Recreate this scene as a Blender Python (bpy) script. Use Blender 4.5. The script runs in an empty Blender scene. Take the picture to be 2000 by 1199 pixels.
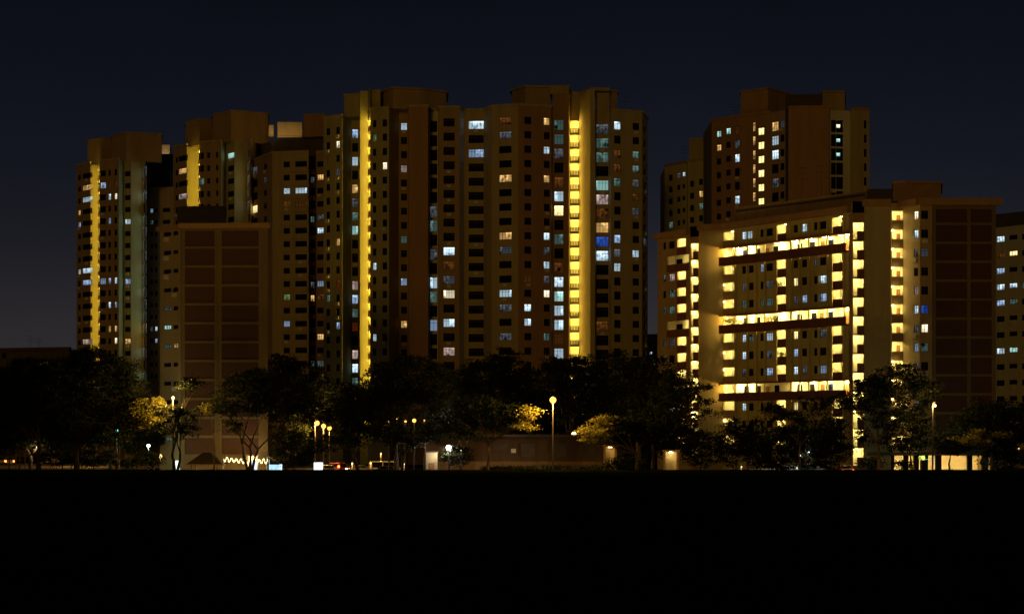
import bpy, math, random
import numpy as np

# ------------------------------------------------------------------ camera, sky, sun
scene = bpy.context.scene
FPX, CXP, YH, HC = 4000.0, 1000.0, 850.0, 4.5     # focal length (px of a 2000 px frame), centre, horizon row, eye height
cam = bpy.data.cameras.new('camera')
cam.sensor_width = 36.0
cam.lens = 36.0 * FPX / 2000.0
cam.shift_y = (YH - 599.5) / 2000.0
cam.clip_start, cam.clip_end = 0.5, 9000.0
camo = bpy.data.objects.new('camera', cam)
camo.location = (0, 0, HC)
camo.rotation_euler = (math.radians(90), 0, 0)
scene.collection.objects.link(camo)
scene.camera = camo

FILL_AZ, FILL_EL = math.radians(-8), math.radians(3.5)   # direction the light comes from: behind-left of the camera
w = bpy.data.worlds.new('World'); scene.world = w; w.use_nodes = True
nt = w.node_tree; nt.nodes.clear()
N, LK = nt.nodes.new, nt.links.new
out = N('ShaderNodeOutputWorld')
sky = N('ShaderNodeTexSky'); sky.sky_type = 'NISHITA'; sky.sun_disc = False
sky.sun_elevation = math.radians(-8); sky.sun_rotation = math.radians(200)
bg1 = N('ShaderNodeBackground'); bg1.inputs[1].default_value = 0.05
LK(sky.outputs[0], bg1.inputs[0])
sep = N('ShaderNodeSeparateXYZ')
tc = N('ShaderNodeTexCoord'); LK(tc.outputs['Generated'], sep.inputs[0])
rmp = N('ShaderNodeValToRGB')                         # city glow over the horizon, fading to a navy night
els = rmp.color_ramp.elements
els[0].position = 0.0;  els[0].color = (.036, .031, .032, 1)
els[1].position = 1.0;  els[1].color = (.0020, .0026, .0048, 1)
for p_, c_ in ((.05, (.028, .025, .028)), (.09, (.0140, .0143, .0195)), (.13, (.0075, .0090, .0145)), (.17, (.0047, .0061, .0104)), (.22, (.0031, .0040, .0070)), (.4, (.0028, .0034, .0056))):
    e = els.new(p_); e.color = (*c_, 1)
LK(sep.outputs[2], rmp.inputs[0])
bg2 = N('ShaderNodeBackground'); bg2.inputs[1].default_value = 1.0
nz = N('ShaderNodeTexNoise'); nz.inputs['Scale'].default_value = 5.0; nz.inputs['Detail'].default_value = 5; LK(tc.outputs['Generated'], nz.inputs[0])
mr = N('ShaderNodeMapRange'); mr.inputs[1].default_value = .3; mr.inputs[2].default_value = .7; mr.inputs[3].default_value = .84; mr.inputs[4].default_value = 1.1; LK(nz.outputs[0], mr.inputs[0])
LK(rmp.outputs[0], bg2.inputs[0]); LK(mr.outputs[0], bg2.inputs[1])
addn = N('ShaderNodeAddShader'); LK(bg1.outputs[0], addn.inputs[0]); LK(bg2.outputs[0], addn.inputs[1])
LK(addn.outputs[0], out.inputs[0])

sl = bpy.data.lights.new('night_fill', 'SUN'); sl.energy = 0.165; sl.angle = math.radians(6); sl.color = (1.0, .52, .04)  # dim orange fill added to stand for the city glow on the walls
so = bpy.data.objects.new('night_fill', sl)
so.rotation_euler = (math.radians(90) - FILL_EL, 0, FILL_AZ)   # shines towards +Y, slightly down, from the left
scene.collection.objects.link(so)

vs = scene.view_settings
vs.view_transform = 'Standard'; vs.look = 'None'; vs.exposure = 0.0; vs.gamma = 1.0; vs.use_curve_mapping = False
scene.cycles.use_denoising = True
scene.cycles.max_bounces = 5; scene.cycles.diffuse_bounces = 3; scene.cycles.glossy_bounces = 2
scene.cycles.transmission_bounces = 2; scene.cycles.transparent_max_bounces = 4
scene.cycles.sample_clamp_indirect = 3.0
scene.cycles.use_light_tree = True

# ------------------------------------------------------------------ helpers
COL = scene.collection
rnd = random.Random(7)
GZ = -1.2                                             # level of the estate behind the raised field

def P(px, d): return ((px - CXP) / FPX * d, d)
def Z(py, d): return HC + (YH - py) / FPX * d
def D(py, z): return (z - HC) * FPX / (YH - py)

class MB:
    def __init__(s): s.v, s.f, s.m = [], [], []
    def quad(s, pts, m=0):
        b = len(s.v); s.v += [tuple(p) for p in pts]; s.f.append(tuple(range(b, b + len(pts)))); s.m.append(m); return s
    def box(s, x0, x1, y0, y1, z0, z1, m=0):
        b = len(s.v)
        s.v += [(x0,y0,z0),(x1,y0,z0),(x1,y1,z0),(x0,y1,z0),(x0,y0,z1),(x1,y0,z1),(x1,y1,z1),(x0,y1,z1)]
        for q in ((0,1,5,4),(1,2,6,5),(2,3,7,6),(3,0,4,7),(4,5,6,7),(3,2,1,0)): s.f.append(tuple(b+i for i in q)); s.m.append(m)
        return s
    def prism(s, pts, z0, z1, m=0):
        b = len(s.v); n = len(pts)
        s.v += [(p[0], p[1], z0) for p in pts] + [(p[0], p[1], z1) for p in pts]
        for i in range(n):
            j = (i + 1) % n; s.f.append((b+i, b+j, b+n+j, b+n+i)); s.m.append(m)
        s.f.append(tuple(range(b+n, b+2*n))); s.m.append(m); s.f.append(tuple(range(b+n-1, b-1, -1))); s.m.append(m)
        return s
    def tube(s, pts, rads, n=7, m=0, cap=True):
        rings = []
        for i, p in enumerate(pts):
            p = np.array(p, float)
            a = np.array(pts[max(i-1, 0)], float); c = np.array(pts[min(i+1, len(pts)-1)], float)
            t = c - a; t /= (np.linalg.norm(t) + 1e-9)
            up = np.array((0, 0, 1.)) if abs(t[2]) < .9 else np.array((1., 0, 0))
            x = np.cross(up, t); x /= np.linalg.norm(x); y = np.cross(t, x)
            b = len(s.v)
            for k in range(n):
                an = 2 * math.pi * k / n
                s.v.append(tuple(p + rads[i] * (math.cos(an) * x + math.sin(an) * y)))
            rings.append(b)
        for a, c in zip(rings, rings[1:]):
            for k in range(n):
                k2 = (k + 1) % n; s.f.append((a+k, a+k2, c+k2, c+k)); s.m.append(m)
        if cap:
            s.f.append(tuple(rings[0]+k for k in range(n-1, -1, -1))); s.m.append(m)
            s.f.append(tuple(rings[-1]+k for k in range(n))); s.m.append(m)
        return s
    def lathe(s, prof, n=12, m=0, c=(0,0,0)):
        rings = []
        for r, z in prof:
            b = len(s.v); rings.append(b)
            for k in range(n):
                an = 2*math.pi*k/n; s.v.append((c[0]+r*math.cos(an), c[1]+r*math.sin(an), c[2]+z))
        for a, d in zip(rings, rings[1:]):
            for k in range(n):
                k2 = (k+1) % n; s.f.append((a+k, a+k2, d+k2, d+k)); s.m.append(m)
        return s
    def mesh(s, name, mats):
        me = bpy.data.meshes.new(name); me.from_pydata(s.v, [], s.f)
        for mt in (mats if isinstance(mats, (list, tuple)) else [mats]): me.materials.append(mt)
        if any(s.m): me.polygons.foreach_set('material_index', s.m)
        me.update(); return me
    def build(s, name, mats, parent=None, loc=(0,0,0), rz=0.0, smooth=False):
        me = s.mesh(name, mats)
        if smooth: me.polygons.foreach_set('use_smooth', [True] * len(me.polygons))
        return put(name, me, parent, loc, rz)

def put(name, me, parent=None, loc=(0,0,0), rz=0.0):
    o = bpy.data.objects.new(name, me); o.location = loc; o.rotation_euler = (0, 0, rz)
    if parent is not None: o.parent = parent
    COL.objects.link(o); return o
def tag(o, label=None, cat=None, group=None, kind=None):
    if label: o['label'] = label
    if cat: o['category'] = cat
    if group: o['group'] = group
    if kind: o['kind'] = kind
    return o
def thing(name, label, cat, loc=(0,0,0), rz=0.0, group=None):
    o = bpy.data.objects.new(name, None); o.location = loc; o.rotation_euler = (0, 0, rz); o.empty_display_size = .3
    COL.objects.link(o); return tag(o, label, cat, group)
def lamp_light(parent, loc, power, color, radius=.2, name='lamp_light'):
    l = bpy.data.lights.new(name, 'POINT'); l.energy = power; l.color = color; l.shadow_soft_size = radius
    o = bpy.data.objects.new(name, l); o.location = loc; o.parent = parent; COL.objects.link(o); return o

# ------------------------------------------------------------------ materials
def mat_base(name):
    m = bpy.data.materials.new(name); m.use_nodes = True
    b = m.node_tree.nodes['Principled BSDF']; return m, m.node_tree, b
def surf(name, col, rough=.85, var=.25, scale=.6, bump=.0, streak=False, metal=0.0):
    m, t, b = mat_base(name); n, l = t.nodes.new, t.links.new
    b.inputs['Roughness'].default_value = rough; b.inputs['Metallic'].default_value = metal
    if not metal: b.inputs['Specular IOR Level'].default_value = .12 if rough > .6 else .4
    c = n('ShaderNodeTexCoord'); mp = n('ShaderNodeMapping'); l(c.outputs['Object'], mp.inputs[0])
    mp.inputs['Scale'].default_value = (1, 1, .18) if streak else (1, 1, 1)
    no = n('ShaderNodeTexNoise'); no.inputs['Scale'].default_value = scale; no.inputs['Detail'].default_value = 6; no.inputs['Roughness'].default_value = .65
    l(mp.outputs[0], no.inputs[0])
    r = n('ShaderNodeValToRGB'); r.color_ramp.elements[0].position = .3; r.color_ramp.elements[1].position = .72
    r.color_ramp.elements[0].color = (*[x * (1 - var) for x in col], 1); r.color_ramp.elements[1].color = (*[min(1, x * (1 + var * .5)) for x in col], 1)
    l(no.outputs[0], r.inputs[0]); l(r.outputs[0], b.inputs['Base Color'])
    if bump:
        n2 = n('ShaderNodeTexNoise'); n2.inputs['Scale'].default_value = scale * 12; l(c.outputs['Object'], n2.inputs[0])
        bp = n('ShaderNodeBump'); bp.inputs['Strength'].default_value = bump; bp.inputs['Distance'].default_value = .05
        l(n2.outputs[0], bp.inputs['Height']); l(bp.outputs[0], b.inputs['Normal'])
    return m
def emit(name, col, st, sampling='NONE'):
    m = bpy.data.materials.new(name); m.use_nodes = True; t = m.node_tree; t.nodes.clear()
    o = t.nodes.new('ShaderNodeOutputMaterial'); e = t.nodes.new('ShaderNodeEmission')
    e.inputs[0].default_value = (*col, 1); e.inputs[1].default_value = st; t.links.new(e.outputs[0], o.inputs[0])
    m.cycles.emission_sampling = sampling; return m
def lit_pane(name, col, st, cover=.45, sampling='AUTO'):
    """A lit room behind a pane: brighter and dimmer stretches of curtain, some of it drawn."""
    m = bpy.data.materials.new(name); m.use_nodes = True; t = m.node_tree; t.nodes.clear(); n, l = t.nodes.new, t.links.new
    o = n('ShaderNodeOutputMaterial'); e = n('ShaderNodeEmission'); e.inputs[0].default_value = (*col, 1)
    c = n('ShaderNodeTexCoord'); oi = n('ShaderNodeObjectInfo')
    def ma(op, a, b_=None, c_=None, clamp=False):
        q = n('ShaderNodeMath'); q.operation = op; q.use_clamp = clamp
        for k_, v_ in enumerate((a, b_, c_)):
            if v_ is None: continue
            if isinstance(v_, (int, float)): q.inputs[k_].default_value = v_
            else: l(v_, q.inputs[k_])
        return q.outputs[0]
    sp = n('ShaderNodeSeparateXYZ'); l(c.outputs['Object'], sp.inputs[0]); gx = n('ShaderNodeSeparateXYZ'); l(c.outputs['Generated'], gx.inputs[0])
    x, z = gx.outputs[0], gx.outputs[2]
    r1 = oi.outputs['Random']; r2 = ma('FRACT', ma('MULTIPLY', r1, 17.31)); r3 = ma('FRACT', ma('MULTIPLY', r1, 53.7))
    edge = ma('MULTIPLY_ADD', r2, 1.5, -.45)                        # where the drawn curtain ends
    xx = ma('ABSOLUTE', ma('SUBTRACT', x, ma('GREATER_THAN', r3, .5)))   # drawn from the left or from the right
    openp = ma('MULTIPLY_ADD', ma('SUBTRACT', xx, edge), 22.0, .5, True)
    fold = ma('MULTIPLY_ADD', ma('SINE', ma('MULTIPLY', sp.outputs[0], 34.0)), .10, .34 * (1.2 - cover))
    room = ma('MULTIPLY_ADD', ma('POWER', z, 1.6), .75, .38)
    no = n('ShaderNodeTexNoise'); no.inputs['Scale'].default_value = 1.5; no.inputs['Detail'].default_value = 1; no.noise_dimensions = '4D'; l(c.outputs['Object'], no.inputs['Vector']); l(ma('MULTIPLY', r1, 61.7), no.inputs['W'])
    room = ma('MULTIPLY', room, ma('MULTIPLY_ADD', ma('SUBTRACT', no.outputs[0], cover - .12), 2.6, .34, True))
    mixv = n('ShaderNodeMix'); mixv.data_type = 'FLOAT'; l(openp, mixv.inputs[0]); l(fold, mixv.inputs[2]); l(room, mixv.inputs[3])
    l(ma('MULTIPLY', mixv.outputs[0], st * 1.35), e.inputs[1])
    l(e.outputs[0], o.inputs[0]); m.cycles.emission_sampling = sampling; return m
def glass_dark(name, col):
    m, t, b = mat_base(name); b.inputs['Base Color'].default_value = (*col, 1); b.inputs['Roughness'].default_value = .18
    b.inputs['Specular IOR Level'].default_value = 0; return m
def brick_mat(name, c1, c2, mortar):
    m, t, b = mat_base(name); n, l = t.nodes.new, t.links.new
    c = n('ShaderNodeTexCoord'); sp = n('ShaderNodeSeparateXYZ'); cb = n('ShaderNodeCombineXYZ')
    l(c.outputs['Object'], sp.inputs[0]); l(sp.outputs[0], cb.inputs[0]); l(sp.outputs[2], cb.inputs[1])
    br = n('ShaderNodeTexBrick'); l(cb.outputs[0], br.inputs[0]); br.inputs['Scale'].default_value = 2.2
    br.inputs['Color1'].default_value = (*c1, 1); br.inputs['Color2'].default_value = (*c2, 1); br.inputs['Mortar'].default_value = (*mortar, 1)
    l(br.outputs[0], b.inputs['Base Color']); b.inputs['Roughness'].default_value = .9
    bp = n('ShaderNodeBump'); bp.inputs['Strength'].default_value = .4; l(br.outputs[1], bp.inputs['Height']); bp.invert = True; l(bp.outputs[0], b.inputs['Normal']); return m
def leaf_mat(name, c1, c2):
    m, t, b = mat_base(name); n, l = t.nodes.new, t.links.new
    g = n('ShaderNodeNewGeometry'); r = n('ShaderNodeValToRGB'); r.color_ramp.elements[0].color = (*c1, 1); r.color_ramp.elements[1].color = (*c2, 1)
    l(g.outputs['Random Per Island'], r.inputs[0]); l(r.outputs[0], b.inputs['Base Color']); b.inputs['Roughness'].default_value = .6
    b.inputs['Specular IOR Level'].default_value = .2
    tr = n('ShaderNodeBsdfTranslucent'); l(r.outputs[0], tr.inputs[0]); mx = n('ShaderNodeMixShader'); mx.inputs[0].default_value = .3
    l(b.outputs[0], mx.inputs[1]); l(tr.outputs[0], mx.inputs[2]); l(mx.outputs[0], t.nodes['Material Output'].inputs[0]); return m

M = {}
M['cream'] = surf('cream_render', (.46, .38, .19), var=.22, scale=.35, bump=.1, streak=True)
M['olive'] = surf('pale_render', (.44, .40, .17), var=.2, scale=.35, bump=.1, streak=True)
M['tan'] = surf('tan_render', (.42, .30, .14), var=.22, scale=.35, bump=.1, streak=True)
M['rose'] = surf('rose_render', (.40, .24, .11), var=.22, scale=.4, bump=.1, streak=True)
M['white'] = surf('white_render', (.62, .60, .52), var=.15, scale=.5, bump=.1, streak=True)
M['slabwall'] = surf('slab_render', (.60, .52, .22), var=.2, scale=.35, bump=.1, streak=True)
M['roofdark'] = surf('dark_roof', (.10, .085, .07), var=.3, scale=.5)
M['brownpar'] = surf('brown_parapet', (.20, .085, .035), var=.2, scale=.8, streak=True)
M['frame'] = surf('concrete_frame', (.19, .14, .065), var=.18, scale=.5, streak=True)
M['brick'] = brick_mat('brown_brick', (.070, .028, .011), (.092, .037, .014), (.08, .05, .03))
M['inner'] = surf('corridor_paint', (.80, .74, .52), var=.1, scale=1.2)
M['door'] = surf('door_wood', (.30, .15, .06), var=.2, scale=2)
M['winframe'] = surf('window_frame', (.03, .03, .03), rough=.5, var=.1)
M['grille'] = surf('balcony_bar', (.10, .09, .08), rough=.5, var=.1)
M['glass'] = glass_dark('dark_pane', (.006, .006, .008))
M['tank'] = surf('tank_white', (.66, .60, .48), var=.12, scale=.8)
M['metal'] = surf('galvanised', (.24, .22, .21), rough=.5, var=.15, metal=.4)
M['pole'] = surf('lamp_post_paint', (.075, .06, .055), rough=.6, var=.15)
M['antenna'] = surf('antenna_metal', (.12, .12, .12), rough=.5, var=.1)
M['bark'] = surf('bark', (.20, .15, .10), var=.4, scale=2.5, bump=.5)
M['bark_dark'] = surf('bark_dark', (.07, .05, .035), var=.4, scale=2.5, bump=.5)
M['leaf'] = leaf_mat('leaf', (.010, .015, .004), (.026, .032, .008))
M['leaf_pale'] = leaf_mat('leaf_pale', (.15, .14, .020), (.26, .225, .036))  # paler gold copy of the leaf, lamplight put into its colour
M['grass'] = surf('field_grass', (.012, .016, .006), var=.5, scale=.25, bump=.6); M['grass'].node_tree.nodes['Principled BSDF'].inputs['Specular IOR Level'].default_value = 0
M['asphalt'] = surf('asphalt', (.05, .047, .042), var=.3, scale=.4)
M['sand'] = surf('court_sand', (.36, .27, .17), var=.25, scale=.3)
M['hedge'] = leaf_mat('hedge_leaf', (.010, .015, .004), (.024, .030, .008))
LITS = {
 'w': ((.64, .86, 1.0), 1.5, .47), 'W': ((1.0, .88, .60), 1.7, .43), 'b': ((.46, .66, 1.0), 1.0, .50), 'B': ((.06, .18, .95), .45, .42),
 't': ((.38, .70, .62), .30, .53), 'T': ((.55, 1.0, .92), 1.0, .38), 'g': ((.40, .62, .25), .35, .50), 'y': ((1.0, .58, .18), 1.2, .50),
 'Y': ((1.0, .80, .33), 2.0, .30), 'o': ((.60, .20, .04), .22, .54), 'r': ((.62, .10, .03), .25, .52), 'p': ((1.0, .74, .66), .6, .50),
 'd': ((.40, .44, .50), .26, .55), 's': ((1.0, .78, .28), 2.2, -.4)}
for k, (c, st, cv) in LITS.items():
    M['lit_' + k] = lit_pane('lit_room_' + {'w':'cool','W':'warm_white','b':'blue','B':'deep_blue','t':'teal','T':'bright_teal','g':'green','y':'amber','Y':'bright_amber','o':'orange','r':'red','p':'pink','d':'dim','s':'stair'}[k], c, st, cv, 'AUTO' if k in 'wWTyYbs' else 'NONE')
M['lobbylamp'] = emit('lobby_lamp', (1.0, .68, .15), 300, 'AUTO')
M['corrlamp'] = emit('corridor_lamp', (1.0, .76, .26), 240, 'AUTO')
M['porchlamp'] = emit('porch_lamp', (1.0, .72, .28), 50, 'AUTO'); M['porchdim'] = emit('porch_lamp_dim', (1.0, .62, .2), 14, 'AUTO')
M['shed'] = surf('shed_paint', (.085, .055, .03), var=.25, scale=.5, streak=True); M['shed_low'] = surf('shed_dado', (.20, .13, .06), var=.25, scale=.5, streak=True)
M['fixture'] = emit('lamp_fixture', (1.0, .74, .25), 2.2)
M['tileroof'] = surf('dark_tile', (.03, .022, .016), var=.3, scale=1.5)
M['voidlamp'] = emit('void_deck_lamp', (1.0, .62, .20), 210, 'AUTO')
M['sodium'] = emit('sodium_bowl', (1.0, .40, .06), 4.0)
M['pale'] = emit('pale_bowl', (1.0, .66, .24), 4)
M['coolb'] = emit('cool_bowl', (.80, 1.0, .85), 6)
M['cyanb'] = emit('cyan_bowl', (.30, .95, 1.0), 4)
M['whiteb'] = emit('white_bowl', (1.0, .86, .84), 14)

# ------------------------------------------------------------------ the ground
g = MB(); X = 1800
g.quad([(-X, -60, 0), (X, -60, 0), (X, 262, 0), (-X, 262, 0)]).quad([(-X, 262, 0), (X, 262, 0), (X, 267, .02), (-X, 267, .02)]).quad([(-X, 267, .02), (X, 267, .02), (X, 272, GZ), (-X, 272, GZ)])
tag(g.build('field', M['grass']), kind='structure')
tag(MB().quad([(-1800, 272, GZ), (1800, 272, GZ), (1800, 2400, GZ), (-1800, 2400, GZ)]).build('ground', M['grass']), kind='structure')
tag(MB().quad([(-60, 292, GZ+.008), (120, 288, GZ+.008), (120, 299, GZ+.008), (-60, 304, GZ+.008)]).quad([(-38, 303.5, GZ+.016), (-20, 302.5, GZ+.016), (-34, 420, GZ+.016), (-46, 420, GZ+.016)]).build('road', M['asphalt']), kind='structure')
tag(MB().quad([(-135, 345, GZ+.012), (-62, 345, GZ+.012), (-62, 415, GZ+.012), (-150, 415, GZ+.012)]).build('play_court', M['sand']), kind='structure')

# ------------------------------------------------------------------ building kit
class Facet:
    def __init__(s, p0, p1):
        s.A, s.B = np.array(P(*p0)), np.array(P(*p1)); dv = s.B - s.A
        s.L = float(np.linalg.norm(dv)); s.u = dv / s.L; s.rz = math.atan2(s.u[1], s.u[0]); s.n = np.array((s.u[1], -s.u[0]))
    def s(s, px):
        k = (px - CXP) / FPX                       # X = k*Y
        return float((k * s.A[1] - s.A[0]) / (s.u[0] - k * s.u[1]))
    def d(s, px): return float(s.A[1] + s.u[1] * s.s(px))
    def z(s, px, py): return Z(py, s.d(px))
    def w(s, px, wpx): return abs(s.s(px + wpx / 2) - s.s(px - wpx / 2))
    def pt(s, x, off=0.0): q = s.A + s.u * x + s.n * off; return (float(q[0]), float(q[1]))

class Building:
    def __init__(b, name, label, cat, base):
        b.o = thing(name, label, cat, (*P(*base), GZ)); b.base = np.array((*P(*base), GZ))
    def rel(b, x, y, z): return (x - b.base[0], y - b.base[1], z - b.base[2])
    def wall(b, f, z0, z1, mat, holes=(), depth=.28, name='wall'):
        hs = [(max(0.05, a), min(f.L - .05, c), e, g_) for a, c, e, g_ in holes if c - a > .1]
        xs = sorted({0.0, f.L, *[round(h[0], 3) for h in hs], *[round(h[1], 3) for h in hs]})
        zs = sorted({z0, z1, *[round(h[2], 3) for h in hs], *[round(h[3], 3) for h in hs]})
        m = MB(); idx = {}
        def vid(x, z, y=0.0):
            k = (x, z, y)
            if k not in idx: idx[k] = len(m.v); m.v.append((x, y, z - GZ))
            return idx[k]
        blocked = set()
        for h in hs:
            for i, x in enumerate(xs[:-1]):
                if h[0] - .002 <= x and xs[i+1] <= h[1] + .002:
                    for j, z in enumerate(zs[:-1]):
                        if h[2] - .002 <= z and zs[j+1] <= h[3] + .002: blocked.add((i, j))
        for i in range(len(xs) - 1):
            for j in range(len(zs) - 1):
                if (i, j) not in blocked:
                    m.f.append((vid(xs[i], zs[j]), vid(xs[i+1], zs[j]), vid(xs[i+1], zs[j+1]), vid(xs[i], zs[j+1]))); m.m.append(0)
        for a, c, e, g_ in hs:
            e -= GZ; g_ -= GZ
            m.quad([(a,0,e),(a,depth,e),(a,depth,g_),(a,0,g_)]).quad([(c,0,e),(c,0,g_),(c,depth,g_),(c,depth,e)])
            m.quad([(a,0,e),(c,0,e),(c,depth,e),(a,depth,e)]).quad([(a,0,g_),(a,depth,g_),(c,depth,g_),(c,0,g_)])
        return m.build(name, mat, b.o, b.rel(f.A[0], f.A[1], GZ), f.rz)
    def plain(b, pts, z0, z1, mat, name='wall'):
        for a, c in zip(pts, pts[1:]):
            m = MB().quad([(a[0],a[1],z0),(c[0],c[1],z0),(c[0],c[1],z1),(a[0],a[1],z1)])
            m.v = [b.rel(*v) for v in m.v]; m.build(name, mat, b.o)
    def cap(b, pts, z, mat, name='roof'):
        m = MB().quad([b.rel(p[0], p[1], z) for p in pts]); return m.build(name, mat, b.o)
    def block(b, pts, z0, z1, mat, name, over=0.0, omat=None):
        m = MB().prism([b.rel(p[0], p[1], 0)[:2] for p in pts], z0 - GZ, z1 - GZ)
        o = m.build(name, mat, b.o)
        if over:
            c = np.mean(np.array(pts), 0); q = [np.array(p) + (np.array(p) - c) / np.linalg.norm(np.array(p) - c) * over for p in pts]
            MB().prism([b.rel(p[0], p[1], 0)[:2] for p in q], z1 - GZ + .003, z1 - GZ + .35).build('roof_slab', omat or mat, o)
        return o
    def coping(b, facets, z, mat, out_=.22, h=.34):
        for i, f in enumerate(facets):
            e = .004 * (i % 2)
            MB().box(-.05, f.L + .05, -out_ - e, .25, z - GZ - .12 + e, z - GZ + h + e).build('coping', mat, b.o, b.rel(f.A[0], f.A[1], GZ), f.rz)

WCACHE = {}
def window(b, f, s, z, wd, ht, state='.', depth=.28, bars=None):
    wd, ht = round(wd * 5) / 5, round(ht * 5) / 5
    key = ('f', wd, ht)
    if key not in WCACHE:
        m = MB(); t = .05; y0, y1 = .10, .17
        m.box(-wd/2, -wd/2+t, y0, y1, -ht/2, ht/2).box(wd/2-t, wd/2, y0, y1, -ht/2, ht/2)
        m.box(-wd/2+t, wd/2-t, y0, y1, ht/2-t, ht/2).box(-wd/2+t, wd/2-t, y0, y1, -ht/2, -ht/2+t)
        n = max(2, round(wd / .62))
        for k in range(1, n): x = -wd/2 + wd*k/n; m.box(x-.025, x+.025, y0+.004, y1-.004, -ht/2+t, ht/2-t)
        m.box(-wd/2+t, wd/2-t, y0+.008, y1-.008, ht*.22-.03, ht*.22+.03)
        WCACHE[key] = m.mesh('window', M['winframe'])
    pk = ('p', wd, ht, state)
    if pk not in WCACHE:
        mt = M['glass'] if state == '.' else M['lit_' + state]
        WCACHE[pk] = MB().quad([(-wd/2-.02, .2, -ht/2-.02), (wd/2+.02, .2, -ht/2-.02), (wd/2+.02, .2, ht/2+.02), (-wd/2-.02, .2, ht/2+.02)]).mesh('pane', mt)
    x, y = f.pt(s)
    o = put('window', WCACHE[key], b.o, b.rel(x, y, z), f.rz); put('pane', WCACHE[pk], o); return o

def st(code, n):
    """'0w 2b' -> list of n states, dark where not named."""
    r = ['.'] * n
    for c in code.split():
        k = int(c[:-1])
        if k < n: r[k] = c[-1]
    return r

def facade(b, f, z0, z1, mat, cols, zrow, pitch, nrows, holes=(), sill=True):
    """cols: (px, width px, height px, code, dz). zrow: centre height of the top row."""
    hs = list(holes); wins = []
    for px, wpx, hpx, code, dz in cols:
        s = f.s(px); wd = round(f.w(px, wpx) * 5) / 5; ht = round(hpx / FPX * f.d(px) * 5) / 5
        for k, sta in enumerate(st(code, nrows)):
            z = zrow + dz - pitch * k
            if z < 1.5: break
            hs.append((s - wd/2, s + wd/2, z - ht/2, z + ht/2)); wins.append((s, z, wd, ht, sta))
    b.wall(f, z0, z1, mat, hs)
    for q_, a in enumerate(wins):
        window(b, f, *a)
        if a[2] > .9 and rnd.random() < .16:
            if 'ac' not in WCACHE:
                WCACHE['ac'] = MB().box(-.4, .4, -.42, -.06, 0, .55).box(-.3, -.25, -.4, -.004, -.06, -.002).box(.25, .3, -.4, -.004, -.06, -.002).mesh('air_conditioner', M['white'])
            x_, y_ = f.pt(a[0]); put('air_conditioner', WCACHE['ac'], b.o, b.rel(x_, y_, a[1] - a[3]/2 - .75), f.rz)
    return f

def lobby(b, f, s0, s1, zf, zc, depth=2.0, lamp=True, par=1.0, inner='inner', parm='brownpar', lampm='lobbylamp', lamp_at=.5, lamp_y=.5, parw=1.0, name='lobby', strip_w=75):
    """An open-fronted lobby: recess, parapet across part of its front, ceiling lamp."""
    wd = s1 - s0; h = zc - zf; x, y = f.pt(s0)
    loc = b.rel(x, y, zf)
    k = ('lob', round(wd, 2), round(h, 2), depth, inner)
    if k not in WCACHE:
        m = MB(); d0 = .288; H_ = h; h = h + .17; m.quad([(0,d0,H_),(wd,d0,H_),(wd,d0,h),(0,d0,h)])
        m.quad([(0,depth,0),(wd,depth,0),(wd,depth,h),(0,depth,h)]).quad([(0,d0,0),(0,depth,0),(0,depth,h),(0,d0,h)]).quad([(wd,depth,0),(wd,d0,0),(wd,d0,h),(wd,depth,h)])
        m.quad([(0,d0,0),(wd,d0,0),(wd,depth,0),(0,depth,0)]).quad([(0,depth,h),(wd,depth,h),(wd,d0,h),(0,d0,h)])
        WCACHE[k] = m.mesh(name, M[inner]); h = H_
    o = put(name, WCACHE[k], b.o, loc, f.rz)
    if par:
        k = ('par', round(wd, 2), par, parm, parw)
        if k not in WCACHE:
            if parm == 'bars':
                m = MB().box(0, wd, -.12, -.04, par-.06, par).box(0, wd, -.12, -.04, .05, .12).box(-.05, wd+.05, -.14, -.01, -.33, .05)
                for x_ in np.linspace(.06, wd-.06, max(4, int(wd/.26))): m.box(x_-.085, x_+.085, -.105, -.055, .12, par-.06)
                WCACHE[k] = m.mesh('railing', M['grille'])
            else: WCACHE[k] = MB().box(wd*(1-parw), wd + .04, -.12, -.01, -.18, par).mesh('parapet', M[parm])
        put('railing' if parm == 'bars' else 'parapet', WCACHE[k], o)
    if lamp:
        k = ('lamp', lampm, round(wd*lamp_at, 2), lamp_y, round(h, 2))
        if k not in WCACHE:
            if lamp_y > 0: WCACHE[k] = MB().box(wd*lamp_at-.35, wd*lamp_at+.35, lamp_y-.06, lamp_y+.06, h+.08, h+.15).mesh('lamp', M[lampm])
            else: WCACHE[k] = MB().box(wd*lamp_at-.14, wd*lamp_at+.14, lamp_y-.05, lamp_y+.05, h-.14, h-.06).mesh('lamp', M['fixture'])
        q = put('lamp', WCACHE[k], o)
        if parm == 'bars': lamp_light(q, (wd*.55, .05, h - .25), 170, (1.0, .66, .10), .06)  # extra light without a fixture, added to brighten the wall beside the lobby
        if lamp_y <= 0: lamp_light(q, (wd*lamp_at, lamp_y - .05, h - .3), strip_w, (1.0, .66, .09), .08)
    return o

def antenna(name, label, px, d, z0, z1, seed):
    r = random.Random(seed); x, y = P(px, d); m = MB().tube([(0,0,0), (0,0,z1-z0)], [.05, .03], 5)
    for k in range(3):
        zz = (z1 - z0) * (.95 - .16*k); L = r.uniform(.7, 1.3); m.tube([(-L,0,zz), (L,0,zz)], [.025, .025], 4)
        for q in range(4): xx = -L + 2*L*(q+.5)/4; m.tube([(xx,-.4,zz+.02), (xx,.4,zz+.02)], [.018, .018], 4)
    o = m.build(name, M['antenna'], None, (x, y, z0)); return tag(o, label, 'antenna', 'television antennas on the roofs')

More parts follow.
